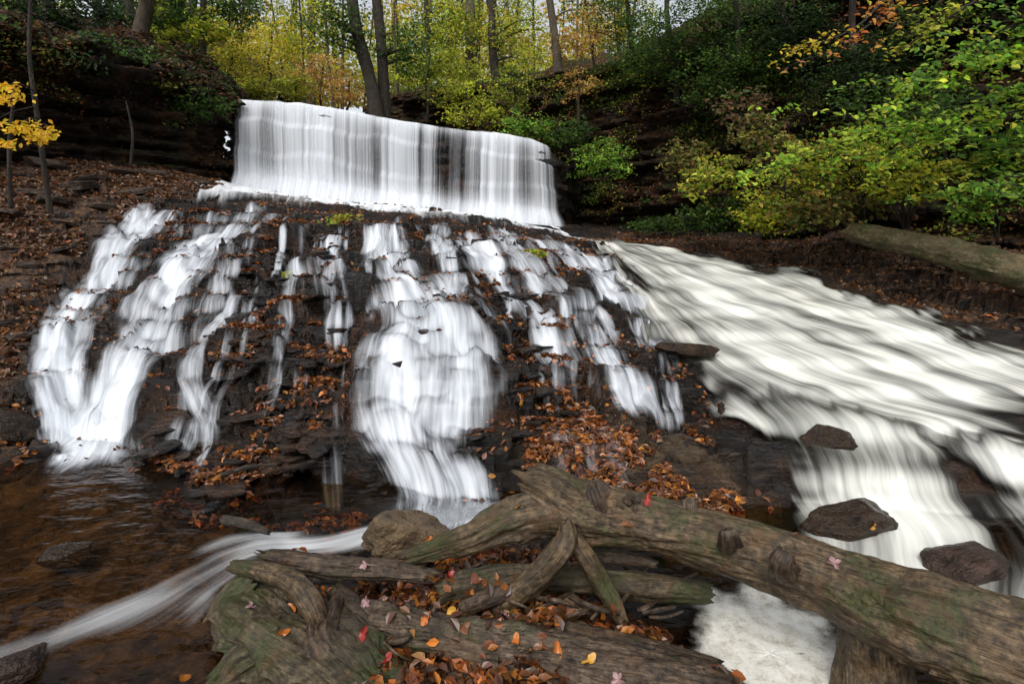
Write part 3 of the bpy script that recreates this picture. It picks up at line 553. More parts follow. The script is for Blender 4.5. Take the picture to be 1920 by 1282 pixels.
# ---------------------------------------------------------------- rocks
def rockmesh(name,c,size,mat,seed,rot=0.,nf=16,parent=None,plate=False,res=(50,81),tilt=(0,0)):
    r=np.random.default_rng(seed); nn=r.normal(size=(nf,3))
    if plate: nn[:,2]*=.12
    nn/=np.linalg.norm(nn,axis=1)[:,None]; dd=r.uniform(.72,1.,nf)
    if plate:
        nn=np.r_[nn,[[.03,.02,1],[-.02,.03,-1]]]; dd=np.r_[dd,.8,.8]
    a,b=np.meshgrid(np.linspace(.001,math.pi-.001,res[0]),np.linspace(0,2*math.pi,res[1]),indexing='ij')
    D=np.stack([np.sin(a)*np.cos(b),np.sin(a)*np.sin(b),np.cos(a)],-1)
    q=np.maximum(D@nn.T,.05)/dd; R=1/np.power((q**30).sum(-1),1/30.)
    R=np.minimum(R,1.35)*(1+.12*fbm3(D[...,0]*3,D[...,1]*3,D[...,2]*5,seed,4))
    V=D*R[...,None]*np.array(size); cr_,sr=math.cos(rot),math.sin(rot)
    V=np.stack([V[...,0]*cr_-V[...,1]*sr,V[...,0]*sr+V[...,1]*cr_,V[...,2]],-1)
    V[...,2]+=V[...,0]*tilt[0]+V[...,1]*tilt[1]
    V=V+np.array(c); Q=gridq(*res)[:,::-1]
    o=mesh_np(name,V,Q,mat,parent); BV.append((V.reshape(-1,3),Q)); return o
def rock(px,py,z,sx,sy,sz,mat,seed,label,rot=0.,group=None):
    return tag(rockmesh('rock',PZ(px,py,z),(sx,sy,sz),mat,seed,rot),label,'rock',group)
rock(765,1012,.06,.30,.2,.17,MAT_TAN,1,'rough tan rock at the edge of the foreground stream',.3)
rock(1073,1140,.16,.075,.06,.06,MAT_TAN,2,'small rounded pale stone between the forked branch legs')
rock(1605,975,.08,.30,.17,.13,MAT_WET,13,'flat wet brown rock standing in the white river',.1)
rock(1810,1075,.0,.26,.2,.17,MAT_REDROCK,4,'rounded reddish brown rock in the river behind the big log')
rock(1540,835,.24,.20,.16,.12,MAT_WET,5,'dark wet boulder in the river below the low ledge')
rock(15,800,.16,.24,.22,.18,MAT_WET,6,'black wet boulder at the left edge beside the cascade')
rock(10,690,.5,.24,.2,.12,MAT_WET,7,'dark wet slab above the black boulder at the left edge')
rock(120,1040,-.03,.16,.14,.06,MAT_WET,8,'dark stone breaking the surface of the brown pool')
rock(1290,655,.78,.26,.2,.08,MAT_WET,10,'flat black slab where the mound meets the river')
rock(25,1255,.02,.12,.1,.06,MAT_REDROCK,15,'small brown stone at the lower left corner')
rock(790,492,1.64,.24,.2,.12,MAT_WET,16,'dark boulder splitting the top of the central cascade')
r=np.random.default_rng(5)
for i,(px,py,sx) in enumerate([(150,355,.4),(250,360,.36),(175,338,.3),(230,325,.34),(60,360,.3),(15,400,.25),(120,415,.25),(200,395,.2),(100,385,.28),(20,465,.2),(55,500,.18),(110,470,.17),(30,540,.2),(15,610,.22),(60,585,.16),(45,640,.18),(280,375,.25),(380,345,.3),(340,325,.3),(90,310,.4),(290,330,.3)]):
    h=hit(px,py); z=float(terr(h[0:1],h[1:2])[0])
    tag(rockmesh('shale_slab',(h[0],h[1],z+.03),(sx,sx*r.uniform(.5,.8),sx*r.uniform(.14,.26)),MAT_SLAB,100+i,r.uniform(0,3),10,None,True,(30,61),r.normal(size=2)*.16),'flat shale slab lying among fallen leaves on the left bank','rock','shale slabs on the left bank')
MOUND=[(300,400),(520,390),(700,402),(900,425),(1050,460),(1150,560),(1200,680),(1150,740),(1000,780),(1000,930),(960,880),(640,980),(450,960),(280,900),(230,820),(300,650),(380,560)]
cnt=0
while cnt<150:
    px,py=r.uniform(200,1440),r.uniform(400,980)
    if not inpoly(np.array([px]),np.array([py]),MOUND)[0]: continue
    w_in=any(inpoly(np.array([px]),np.array([py]),p)[0] for p in WPOLY)
    if w_in and r.random()<.93: continue
    h=hit(px,py); z=float(terr(h[0:1],h[1:2])[0]); sx=r.uniform(.07,.22)*(.6 if w_in else 1); cnt+=1
    tag(rockmesh('shale_plate',(h[0],h[1]-.02,z+.002),(sx,sx*r.uniform(.45,.8),r.uniform(.014,.036)),MAT_GROUND,300+cnt,r.uniform(0,3),9,None,True,(26,53),r.normal(size=2)*.12),'black wet shale plate jutting out among the cascades','rock','wet shale plates among the cascades')
# ---------------------------------------------------------------- leaves
T6=np.array([(-.5,0,0),(-.15,.29,.07),(.2,.22,.05),(.5,0,-.06),(.2,-.22,.05),(-.15,-.29,.07)]); Q6=np.array([(0,3,2,1),(0,5,4,3)])
T4=np.array([(-.5,0,0),(0,.3,.06),(.5,0,-.04),(0,-.3,.06)]); Q4=np.array([(0,3,2,1)])
def leafmesh(name,pos,nrm,size,col,mat,parent=None,six=True):
    n=len(pos); T,Qt=(T6,Q6) if six else (T4,Q4); k=len(T)
    nrm=nrm/(np.linalg.norm(nrm,axis=1)[:,None]+1e-9); rv=rng.normal(size=(n,3)); t=rv-nrm*(rv*nrm).sum(1)[:,None]; t/=np.linalg.norm(t,axis=1)[:,None]+1e-9
    b=np.cross(nrm,t); curl=rng.uniform(.3,3.,n)
    V=pos[:,None]+size[:,None,None]*(T[None,:,0:1]*t[:,None]+T[None,:,1:2]*b[:,None]+(T[None,:,2:3]*curl[:,None,None])*nrm[:,None])
    Q=(Qt[None]+(np.arange(n)*k)[:,None,None]).reshape(-1,4)
    return mesh_np(name,V,Q,mat,parent,{'tint':np.repeat(col,k,0)},smooth=False)
def pal(cols,n,jit=.25):
    c=np.array(cols,float)[rng.integers(0,len(cols),n)]; return np.clip(c*rng.lognormal(0,jit,(n,1))*rng.lognormal(0,.08,(n,3)),0,.9)
FALL=[(.13,.04,.011),(.18,.055,.013),(.09,.032,.012),(.06,.024,.01),(.28,.09,.014),(.05,.02,.01),(.17,.065,.022),(.11,.035,.013),(.34,.13,.02)]
BFALL=[(.10,.042,.016),(.14,.055,.02),(.07,.032,.015),(.05,.024,.012),(.2,.075,.02),(.12,.062,.03),(.08,.03,.012),(.15,.085,.042)]
def scatter(name,x,y,size,label,up=.008,bright=1.,tilt=.35,maxs=1.4,cols=FALL):
    e=.02; z=terr(x,y); zx=terr(x+e,y); zy=terr(x,y+e)
    nx=-(zx-z)/e; ny=-(zy-z)/e; keep=(np.abs(nx)<maxs)&(np.abs(ny)<maxs)
    x,y,z,nx,ny=x[keep],y[keep],z[keep],nx[keep],ny[keep]; n=len(x)
    nr=np.stack([nx*.6,ny*.6,np.ones(n)],-1)+rng.normal(size=(n,3))*tilt
    o=leafmesh(name,np.stack([x,y,z+up+rng.uniform(0,.015,n)],-1),nr,size*rng.uniform(.6,1.25,n),pal(cols,n)*bright,MAT_FALLEN)
    return tag(o,label,'leaves',None,'stuff')
def inwater(px,py):
    m=np.zeros(px.shape,bool)
    for p in WPOLY: m|=inpoly(px,py,p)
    return m
N=270000; x=rng.uniform(-6,4.5,N); y=rng.uniform(3.1,12.5,N); z=samp(gz,x,y); px,py=proj(x,y,z)
lit=samp(glit,x,y); bed=samp(mPOOL,x,y); dn=1.15*fbm2(x*1.3,y*1.3,77,4)+.6*fbm2(x*5,y*5,78,3)+.10*(px>900)
rv=samp(mRV,x,y)
k=(lit<.3)&(bed<.4)&(rv<.5)&(dn>.0)&(~inwater(px,py)|(rng.random(N)<.08))&(px>-50)&(px<1460)
scatter('fallen_leaves',x[k],y[k],.062,'orange and brown leaves plastered over the dark ledges of the mound',maxs=2.2,up=.02)
N=120000; x=rng.uniform(-12,0,N); y=rng.uniform(4,14,N); k=(samp(mL,x,y)>.35)&(fbm2(x*1.5,y*1.5,7,3)>-.2)
scatter('fallen_leaves',x[k],y[k],.085,'brown leaf litter covering the left bank',tilt=.5,bright=1.,cols=BFALL,maxs=2.)
N=24000; x=rng.uniform(1,12,N); y=rng.uniform(5,14,N); k=(samp(mR,x,y)>.4)
scatter('fallen_leaves',x[k],y[k],.08,'brown leaf litter along the right bank',tilt=.5,bright=1.,cols=BFALL,maxs=2.)
N=5600; x=rng.uniform(-1.2,1.0,N); y=rng.uniform(1.3,2.75,N); k=(samp(mF,x,y)>.5)
scatter('fallen_leaves',x[k],y[k],.066,'red and orange leaves caught between the foreground logs',up=.03,bright=.95,tilt=.6,maxs=3)
off=0; VV=[];QQ=[]
for V,Q in BV: VV.append(V.reshape(-1,3)); QQ.append(Q+off); off+=len(V.reshape(-1,3))
tree_bvh=BVHTree.FromPolygons(np.concatenate(VV).tolist(),np.concatenate(QQ).tolist())
lp_,ln_=[],[]
for _ in range(1100):
    x0,y0=float(rng.uniform(-1.25,1.3)),float(rng.uniform(1.45,2.7))
    if fbm2(np.array([x0*3.]),np.array([y0*3.]),88,3)[0]<.0: continue
    h=tree_bvh.ray_cast(Vector((x0,y0,1.2)),Vector((0,0,-1)))
    if h[0] is None: continue
    nv=h[1] if h[1].z>0 else -h[1]
    if h[0].z<.1 or nv.z<.55: continue
    if h[0].z>.42 and rng.random()<.88: continue
    lp_.append(tuple(h[0]+nv*.012)); ln_.append(tuple(nv))
lp_=np.array(lp_).reshape(-1,3); ln_=np.array(ln_).reshape(-1,3)+rng.normal(size=(len(lp_),3))*.25
if len(lp_): tag(leafmesh('fallen_leaves',lp_,ln_,.058*rng.uniform(.5,1.2,len(lp_)),pal(FALL,len(lp_)),MAT_FALLEN),'brown and orange leaves stuck to the tops of the foreground logs','leaves',None,'stuff')
def maple(name,c,nrm,size,col,label,seed,group,lobes=True):
    r=np.random.default_rng(seed); nr=np.array(nrm)+r.normal(size=3)*.25; nr/=np.linalg.norm(nr)
    rv=r.normal(size=3); t=rv-nr*(rv@nr); t/=np.linalg.norm(t); b=np.cross(nr,t)
    th=np.linspace(-math.pi,math.pi,61)
    if lobes: R=.42+.36*np.abs(np.cos(th*2.5))**1.4*(1-.25*np.abs(th)/math.pi)+.05*np.cos(th*15)
    else: R=1/np.sqrt((np.cos(th)/.8)**2+(np.sin(th)/.42)**2)*(1+.18*np.cos(th)**8)
    rad=np.linspace(0.001,1,5)[:,None]; xx=rad*R*np.cos(th)*size*.6; yy=rad*R*np.sin(th)*size*.6
    zz=size*(.16*rad**2*np.sin(th*2+seed)+.06*rad*np.abs(np.sin(th*2.5)))+.008+0*xx
    V=np.array(c)+xx[...,None]*t+yy[...,None]*b+zz[...,None]*nr
    tint=np.clip(np.array(col)[None,None]*(1.0-.4*rad[...,None]*(.5+.5*np.cos(th*7))[None,:,None]),0,1).reshape(-1,3)
    o=mesh_np(name,V,gridq(5,61),MAT_FALLEN,None,{'tint':tint}); return tag(o,label,'leaf',group)
PINK=(.34,.20,.20); ORG=(.48,.14,.02); YEL=(.55,.28,.03); RED=(.28,.025,.015); BRN=(.17,.065,.022)
LV=[(685,1062,PINK,1,'pale pink maple leaf on the flat grey driftwood'),(550,1142,ORG,0,'orange leaf on the rotting stump beside the curved root'),(470,1140,PINK,1,'pale pink maple leaf at the left edge of the stump'),(528,1188,ORG,0,'bright orange leaf upright on the middle of the stump'),
(945,1155,PINK,1,'pale pink maple leaf above the cracked log near the stick'),(970,1200,ORG,0,'large orange leaf on the middle of the cracked log'),(1045,1218,ORG,0,'orange leaf right of the large one on the cracked log'),(1105,1240,YEL,0,'yellow orange leaf on the cracked log near the bottom edge'),
(1565,1055,PINK,1,'lone pale pink leaf on the big log right of its stubs'),(1215,937,RED,0,'upright red leaf on top of the big log'),(1175,985,BRN,0,'curled brown leaf on the big log near its broken stub'),(805,1010,ORG,0,'orange red leaf on the tan rock'),(845,1150,YEL,0,'small yellow leaf left of the brown root end'),
(680,1190,RED,0,'dark red leaf where the cracked log meets the stump'),(745,1118,ORG,0,'orange leaf standing in the gap behind the cracked log'),(845,1080,RED,1,'dark red maple leaf beside the mossy log end'),(800,1160,ORG,0,'orange leaf at the left end of the cracked log'),(870,1178,BRN,0,'brown leaf lying near the left end of the cracked log'),
(1160,1272,PINK,1,'pale pink maple leaf at the bottom edge on the cracked log'),(1270,1165,ORG,0,'orange leaf between the big log and the splintered plank'),(725,1240,RED,0,'wine red leaf at the foot of the stump'),(760,1255,BRN,1,'brown maple leaf at the bottom edge by the thin stick'),(350,1270,YEL,0,'yellow leaf at the bottom edge left of the stump'),(1015,1215,BRN,0,'small brown leaf between two orange leaves on the cracked log'),
(1635,985,YEL,0,'tiny orange leaf on the flat river rock'),(600,1105,ORG,0,'orange leaf tucked behind the curved root'),(688,1128,PINK,1,'pinkish leaf between stump and flat driftwood'),(1380,1150,BRN,0,'brown leaf under the big log at the foam edge')]
for i,(px,py,col,lb,lab) in enumerate(LV):
    d=Vector(ray(px,py)); d.normalize()
    h=tree_bvh.ray_cast(Vector((0,0,CH)),d)
    q=hit(px,py); zt=float(terr(q[0:1],q[1:2])[0]); tg=math.sqrt(q[0]**2+q[1]**2+(zt-CH)**2)
    if h[0] is not None and h[3]<tg: c,nv=h[0],h[1]; nv=nv if nv.dot(d)<0 else -nv
    else: c=Vector((q[0],q[1],zt+.03)); nv=Vector((0,-.3,1))
    maple('maple_leaf' if lb else 'beech_leaf',c,nv,.06,col,lab,i,'single leaves lying on the foreground wood',bool(lb))
# ---------------------------------------------------------------- vegetation
def clumps(c,R,nc,per,flat,crad,bias=.5):
    d=rng.normal(size=(nc,3)); d/=np.linalg.norm(d,axis=1)[:,None]; q=rng.random(nc)**bias
    cc=np.array(c)+d*q[:,None]*np.array(R)
    rr_=crad*rng.uniform(.6,1.4,nc); idx=np.repeat(np.arange(nc),per); n=len(idx)
    a=rng.uniform(0,2*math.pi,n); rad=np.sqrt(rng.random(n))*rr_[idx]
    slope=rng.normal(size=(nc,2))*.25
    ox=np.cos(a)*rad; oy=np.sin(a)*rad; oz=rng.normal(size=n)*flat*rr_[idx]+ox*slope[idx,0]+oy*slope[idx,1]-.25*rad**2/rr_[idx]
    return cc,cc[idx]+np.stack([ox,oy,oz],-1),idx
def plant(name,label,cat,base,blobs,mat,pal_,lsize,top=None,r0=.05,group=None,nbr=4,dens=1.,flat=.12,tilt=.6,six=True,leafpart='crown',stempart='trunk',crad=None,per=22):
    t=empty(name,base,label,cat,group)
    P0=[];I0=[];CC=[]
    for (px,py,Y,rx,ry,nl) in blobs:
        c=P(px,py,Y); k=Y/F; R=(rx*k,(rx+ry)*.5*k,ry*k); cr_=crad or max(.12,min(R)*.42)
        nc=max(3,int(nl*dens/per)); cc,pp,idx=clumps(c,R,nc,per,flat,cr_)
        I0.append(idx+sum(len(a) for a in CC)); CC.append(cc); P0.append(pp)
    pp=np.concatenate(P0); cc=np.concatenate(CC); idx=np.concatenate(I0); n=len(pp)
    cb=rng.lognormal(0,.35,len(cc))[idx][:,None]
    nr=np.array([0,-.25,1.])+rng.normal(size=(n,3))*tilt
    leafmesh(leafpart,pp,nr,lsize*rng.uniform(.6,1.3,n),np.clip(pal(pal_,n)*cb,0,.9),MAT_LEAF,t,six)
    base=np.array(base,float)
    if top is not None:
        top=np.array(top,float); mid=(base+top)/2+rng.normal(size=3)*[.08,.08,0]
        pts=[base+(base-top)*.02,base*.75+top*.25+rng.normal(size=3)*[.04,.04,0],mid,top*.8+base*.2,top]
        free_tube(stempart,pts,[r0*1.35,r0,r0*.92,r0*.8,r0*.5],mat,t,int(rng.integers(99)),.14,60,14,.05)
        for i in range(nbr):
            e=cc[rng.integers(len(cc))]; f=np.clip((e[2]-base[2]-.3*abs(e[0]-base[0]))/(top[2]-base[2]+1e-6),.12,.95); s=base*(1-f)+top*f
            m=(s+e)/2+np.array([0,0,.12*np.linalg.norm(e-s)])
            free_tube('branch',[s,m,e],[r0*.3,r0*.18,.006],mat,t,i,.1,14,6)
    else:
        for i in range(nbr):
            e=cc[rng.integers(len(cc))]; m=base*.5+e*.5+np.array([0,0,.15*np.linalg.norm(e-base)])+rng.normal(size=3)*.06
            free_tube('stem',[base,m,e],[r0,r0*.6,.004],mat,t,i,.1,16,6)
    return t
YELLOW=[(.6,.42,.03),(.5,.4,.03),(.38,.36,.04),(.65,.48,.05)]; YG=[(.28,.33,.03),(.36,.39,.04),(.17,.23,.02),(.5,.45,.04)]
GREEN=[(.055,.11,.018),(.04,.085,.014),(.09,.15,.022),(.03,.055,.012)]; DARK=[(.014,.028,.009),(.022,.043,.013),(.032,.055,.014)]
ORANGE=[(.50,.24,.07),(.42,.2,.05),(.5,.34,.08),(.36,.26,.06)]; BRIGHT=[(.12,.25,.03),(.18,.32,.035),(.27,.37,.04),(.07,.17,.02)]
LIME=[(.42,.46,.05),(.26,.35,.04),(.48,.43,.05),(.16,.24,.03),(.34,.26,.05)]; DULL=[(.16,.15,.04),(.24,.20,.05),(.10,.12,.025),(.26,.15,.05),(.14,.18,.035)]; RUST=[(.16,.08,.045),(.2,.11,.05),(.1,.06,.03),(.1,.13,.04)]
BORANGE=[(.6,.24,.05),(.5,.17,.035),(.6,.34,.07),(.36,.14,.05)]; LIMEB=[(.34,.5,.04),(.24,.42,.03),(.46,.54,.05),(.14,.28,.02)]
def trunk_tree(px,py,px2,Y,w_,blobs,pal_,label,mat=None,lsize=.1,nbr=5,group=None,dens=1.):
    b=P(px,py,Y); t=P(px2,-160,Y); b[2]-=.3
    return plant('tree',label,'tree',b,blobs,mat or MAT_BARK,pal_,lsize,t,w_/2/F*Y,group,nbr,dens=dens,six=Y<10)
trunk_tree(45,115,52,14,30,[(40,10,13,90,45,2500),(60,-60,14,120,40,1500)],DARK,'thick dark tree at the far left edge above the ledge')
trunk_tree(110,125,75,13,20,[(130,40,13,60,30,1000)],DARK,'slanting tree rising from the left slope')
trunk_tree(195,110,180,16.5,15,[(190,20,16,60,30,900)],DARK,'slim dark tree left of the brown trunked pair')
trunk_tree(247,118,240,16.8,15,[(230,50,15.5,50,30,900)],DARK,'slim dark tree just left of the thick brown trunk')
trunk_tree(272,122,268,14,24,[(300,-30,14,90,60,1600)],GREEN,'straight thick brown trunk on the left slope',MAT_BARKL)
trunk_tree(318,130,350,15,11,[(330,40,15,50,40,1200)],GREEN,'thin tree leaning right beside the thick brown trunk')
trunk_tree(340,135,380,17,14,[(430,20,17,60,35,1600)],GREEN,'dark tree leaning right behind the thin straight trunk')
trunk_tree(375,150,378,14.5,12,[(390,55,14.5,50,30,1300),(340,80,14.5,40,30,700)],YG,'thin straight dark trunk at the edge of the falls')
trunk_tree(710,232,636,16.5,22,[(640,40,16,60,50,1500)],GREEN,'big dark twin tree leaning left above the lip of the falls')
trunk_tree(722,228,690,16.9,19,[(760,90,17,50,50,1300)],GREEN,'slimmer trunk leaning against the big dark tree')
trunk_tree(582,190,576,30,13,[(560,40,29,60,60,1500)],YG,'pale trunk far back in the yellow wood',MAT_BARKL,.14)
trunk_tree(806,190,796,22,9,[(810,60,22,50,60,1400)],GREEN,'thin straight tree right of the big twin tree',None,.11)
trunk_tree(885,150,868,21,17,[(860,40,20,55,50,2000),(850,130,19.5,60,35,1800)],YG,'mossy pale trunk in the centre of the bank',MAT_BARKL,.11)
trunk_tree(930,135,916,20,13,[(960,50,20,60,60,2000)],YG,'mossy trunk beside the pale centre trunk',MAT_BARK,.11)
trunk_tree(1047,112,1002,16.5,13,[(1075,70,16.5,45,40,700)],ORANGE,'brown trunk leaning left at the top of the right cliff',MAT_BARKL,.1)
r=np.random.default_rng(9)
for i in range(54):
    px=r.uniform(380,1180); Y=r.uniform(24,42)
    trunk_tree(px,195,px+r.uniform(-60,60),Y,r.uniform(2.5,5.5),[(px+r.uniform(-30,30),r.uniform(10,170),Y,r.uniform(35,70),r.uniform(25,50),750)],[YELLOW,YG,GREEN,YG,YG,YG][i%6],'slender tree in the bright autumn wood behind the falls',MAT_BARK if i%3 else MAT_BARKL,.15,3,'slender trees of the wood behind the falls')
for i in range(14):
    px=r.uniform(-60,380); Y=r.uniform(18,30)
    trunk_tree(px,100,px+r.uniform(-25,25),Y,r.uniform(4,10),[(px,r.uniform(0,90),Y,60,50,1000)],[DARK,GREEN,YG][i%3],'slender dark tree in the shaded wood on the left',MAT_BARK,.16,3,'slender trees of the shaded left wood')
for (px,py,Y,rx,ry,nl,pl,lab) in [(430,115,18,65,50,3400,YG+YELLOW,'bright yellow sapling left of the falls'),(505,90,23,70,50,3500,YELLOW,'tall yellow tree above the left end of the falls'),(470,165,17,50,22,1800,YG,'yellow green bush on the lip of the falls'),
  (600,150,19,60,40,2400,ORANGE,'orange leaved sapling behind the falls'),(550,160,18,40,28,1500,YG,'low yellow bush behind the falls'),(650,170,18,40,30,1100,ORANGE,'small orange bush beside the big twin tree'),(870,175,17.5,70,32,1800,YG,'yellow green sapling on the bank above the falls'),
  (960,165,16.5,50,35,1600,YG+GREEN,'yellow green sapling on the rocky bank'),(800,130,19,50,50,1800,GREEN+YG,'small green hemlock behind the bank'),(1085,150,15.5,40,35,500,ORANGE,'orange sapling clinging to the cliff top'),(1115,60,17,50,50,1100,ORANGE,'pinkish orange tree above the right cliff')]:
    b=P(px,min(200,py+70),Y); b[2]-=.5
    plant('small_tree',lab,'tree',b,[(px,py,Y,rx,ry,nl)],MAT_BARK,pl,.085,P(px+5,py-ry*.6,Y),.04,None,4,six=False)
for (px,py,Y,rx,ry,nl,pl,lab) in [(1170,40,15.5,80,60,4000,GREEN,'green hemlock at the top of the right cliff'),(1250,90,14,90,60,5000,GREEN,'drooping green hemlock on the right cliff'),(1370,140,12.5,90,60,4500,GREEN,'hemlock boughs hanging over the right rock wall'),(1340,30,13,110,50,4500,GREEN,'darker hemlock crown top right of centre'),
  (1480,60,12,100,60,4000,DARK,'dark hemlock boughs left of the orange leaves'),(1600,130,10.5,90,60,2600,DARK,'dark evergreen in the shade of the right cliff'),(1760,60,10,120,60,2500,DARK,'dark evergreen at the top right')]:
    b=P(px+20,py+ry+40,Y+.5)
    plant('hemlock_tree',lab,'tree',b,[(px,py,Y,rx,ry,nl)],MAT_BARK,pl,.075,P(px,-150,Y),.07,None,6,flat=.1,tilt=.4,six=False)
for (px,py,Y,rx,ry,nl,pl,ls,lab,bx,by) in [
  (990,235,14.6,55,25,900,BRIGHT,.09,'bright green fern patch beside the right half of the falls',1000,262),
  (1060,250,14.6,60,28,1300,GREEN,.09,'green bush hanging left of the bright fern clump',1080,300),
  (1130,300,13.9,60,40,1400,BRIGHT,.08,'bright green fern clump on the rock right of the falls',1130,340),
  (900,215,16.,70,22,900,YG,.09,'low yellow green bush along the lip of the falls',900,240),
  (1290,290,11.5,50,40,600,DULL,.09,'dull olive bush right of the fern clump',1300,360),
  (1400,200,10.8,60,40,400,RUST,.1,'rusty leaved bush hanging on the right rock wall',1440,280),
  (1340,330,10.5,75,45,800,LIME,.1,'yellow brown shrub low on the right bank',1350,420),
  (1340,400,10.6,65,30,1200,GREEN,.08,'green ferns at the waterline of the right bank',1340,440),
  (1440,260,9.8,60,45,700,DULL,.1,'olive viburnum shrub with broad leaves',1480,430),
  (1490,330,9,100,50,950,LIME,.09,'lime green shrub in the middle of the right bank',1540,440),
  (1590,280,8.6,125,45,1000,LIME,.085,'bright yellow green bush above the fallen trunk',1620,430),
  (1560,385,8.8,95,38,1100,DULL,.095,'olive and yellow shrub just above the fallen trunk',1600,450),
  (1440,400,9.6,60,35,1000,YG,.085,'yellow green ferny shrub left of the fallen trunk',1450,440),
  (1690,330,8.3,90,60,800,YG,.09,'yellow green bush beside the lime bush',1700,440),
  (1760,230,8.4,110,60,800,GREEN,.09,'deep green bush behind the overhanging boughs',1780,330),
  (1640,200,9.2,90,50,900,GREEN,.09,'green bush high above the lime bush',1660,280),
  (1850,370,7.4,60,40,450,BRIGHT,.09,'green bush hanging over the fallen trunk at right',1870,450),
  (1240,420,12.5,70,12,900,GREEN,.08,'mossy fringe of low plants below the right cliff',1240,432),
  (370,195,12.8,60,28,1300,GREEN,.09,'green bush drooping over the end of the left ledge',380,180),
  (300,150,12.2,60,18,800,DULL,.09,'brownish low bush on the left ledge',300,150),
  (120,120,10.8,80,22,700,DARK,.09,'dark low growth on the edge of the left ledge',120,120),
  (1880,280,7,60,40,450,BRIGHT,.09,'dark green leafy twigs at the right edge',1960,330)]:
    plant('shrub',lab,'shrub',P(bx,by,Y+.2),[(px,py,Y,rx,ry,nl)],MAT_BARK,pl,ls,None,.015,None,8,flat=.10,tilt=.5,leafpart='foliage',crad=.24,per=14)
def cover(G,nl,cols,size,label,seed,thr,fr=.5,lo=0.,hi=1.,smin=0.,smax=1.,out=.1):
    a,b=G.shape[:2]; i=rng.integers(int(a*smin),max(1,int(a*smax)-1),nl); j=rng.integers(int(b*lo),max(1,int(b*hi)-1),nl)
    p=G[i,j]; k=fbm3(p[:,0]*fr,p[:,1]*fr,p[:,2]*fr*1.6,seed,4)>thr; p=p[k]; n=len(p)
    p=p+rng.normal(size=(n,3))*[.06,.04,.05]+[0,-out,.04]
    tag(leafmesh('ground_cover',p,np.array([0,-.5,1.])+rng.normal(size=(n,3))*.5,size*rng.uniform(.6,1.3,n),pal(cols,n,.4),MAT_LEAF,None,False),label,'ground cover',None,'stuff')
cover(GB,70000,GREEN+[(.16,.2,.03)],.08,'green creepers and ferns clinging to the right rock wall',3,.04,.55,.25,1.,.28,.9)
cover(GB,25000,YG+DULL,.08,'yellowing leaves scattered over the right rock wall',4,.12,.8,.25,1.,.2,.9)
cover(GB,26000,BFALL,.09,'fallen leaves lodged on the ledges of the right rock wall',14,.0,.8,.2,1.,.15,.9,.02)
cover(GA,9000,GREEN+DULL,.08,'thin greenery hanging on the left rock ledge',5,.1,.6,.55,1.)
cover(GA,9000,BFALL,.08,'fallen leaves lodged on the left rock ledge',15,.05,.8,.0,1.,out=.02)
cover(UA,50000,[(.05,.025,.013),(.07,.032,.014),(.035,.02,.011),(.09,.042,.018),(.12,.055,.022),(.05,.045,.022)],.12,'fallen leaves covering the slope above the left ledge',6,-.2,.5,0,.6,out=0)
cover(UA,18000,GREEN+DARK,.12,'low green plants on the slope above the left ledge',7,.06,.4,0,.6,out=0)
n=46000; px=rng.uniform(330,1230,n); py=200-rng.random(n)**1.1*225; Y=rng.uniform(34,55,n); pos=np.array([P(a,b,c) for a,b,c in zip(px,py,Y)])
k=fbm3(pos[:,0]*.22,pos[:,1]*.1,pos[:,2]*.3,77,4)>.08-.42*np.clip(py/120,0,1); pos=pos[k]; n=len(pos)
tint=np.where((fbm3(pos[:,0]*.15,pos[:,1]*.1,pos[:,2]*.2,5,2)>.08)[:,None],pal(YELLOW+[(.5,.3,.09)],n),pal(YG,n))
tag(leafmesh('far_woodland',pos,rng.normal(size=(n,3))+[0,-.5,.3],.30*rng.uniform(.6,1.3,n),tint,MAT_LEAF,None,False),'far off bright yellow and green autumn wood','woodland',None,'stuff')
def bough(label,pts,pl,ls,nl,twigs,seed,sp=.35,name='leafy_branch'):
    r=np.random.default_rng(seed); path=np.array([P(*p) for p in pts]); t=empty(name,path[0],label,'branch')
    free_tube('limb',path,[.02,.015,.009,.004],MAT_BARK,t,seed,.1,40,6); c=crom(path,60); pos=[]
    for i in range(twigs):
        a=c[r.integers(10,60)]; e=a+np.array([r.normal()*sp-.1,r.normal()*sp,r.normal()*sp*.35-.12]); m=(a+e)/2+[0,0,.05]
        free_tube('twig',[a,m,e],[.006,.004,.002],MAT_BARK,t,i,0,8,5)
        q=crom([a,m,e],nl//twigs); pos.append(q+r.normal(size=q.shape)*[.06,.06,.02])
    pos=np.concatenate(pos); n=len(pos)
    leafmesh('leaves',pos,np.array([0,-.5,1.])+rng.normal(size=(n,3))*.4,ls*rng.uniform(.6,1.2,n),pal(pl,n),MAT_LEAF,t); return t
bough('long bright green leafy bough reaching in from the right edge',[(2050,60,6.2),(1900,100,6.2),(1760,160,6.2),(1600,225,6.3)],LIMEB,.09,600,24,1,.45)
bough('upper green bough at the right edge of the picture',[(2050,0,6),(1950,30,6),(1850,70,6),(1740,130,6)],BRIGHT,.09,400,16,2,.45)
bough('orange leaved twig hanging at the upper right',[(1720,-80,6.6),(1660,20,6.5),(1600,70,6.5),(1560,120,6.5)],BORANGE,.08,130,8,3,.22)
bough('yellow leaved twig left of the orange twig',[(1700,-60,7.2),(1620,40,7.2),(1540,80,7.2),(1500,90,7.2)],YELLOW,.07,120,8,4,.25)
bough('yellow leafy bough crossing the upper right shade',[(1900,-40,6.8),(1800,20,6.8),(1740,60,6.8),(1680,100,6.8)],YG,.08,240,12,5)
bough('green bough drooping over the lime bush',[(2050,190,6.5),(1900,210,6.5),(1760,250,6.6),(1630,310,6.7)],LIMEB,.09,500,20,6,.45)
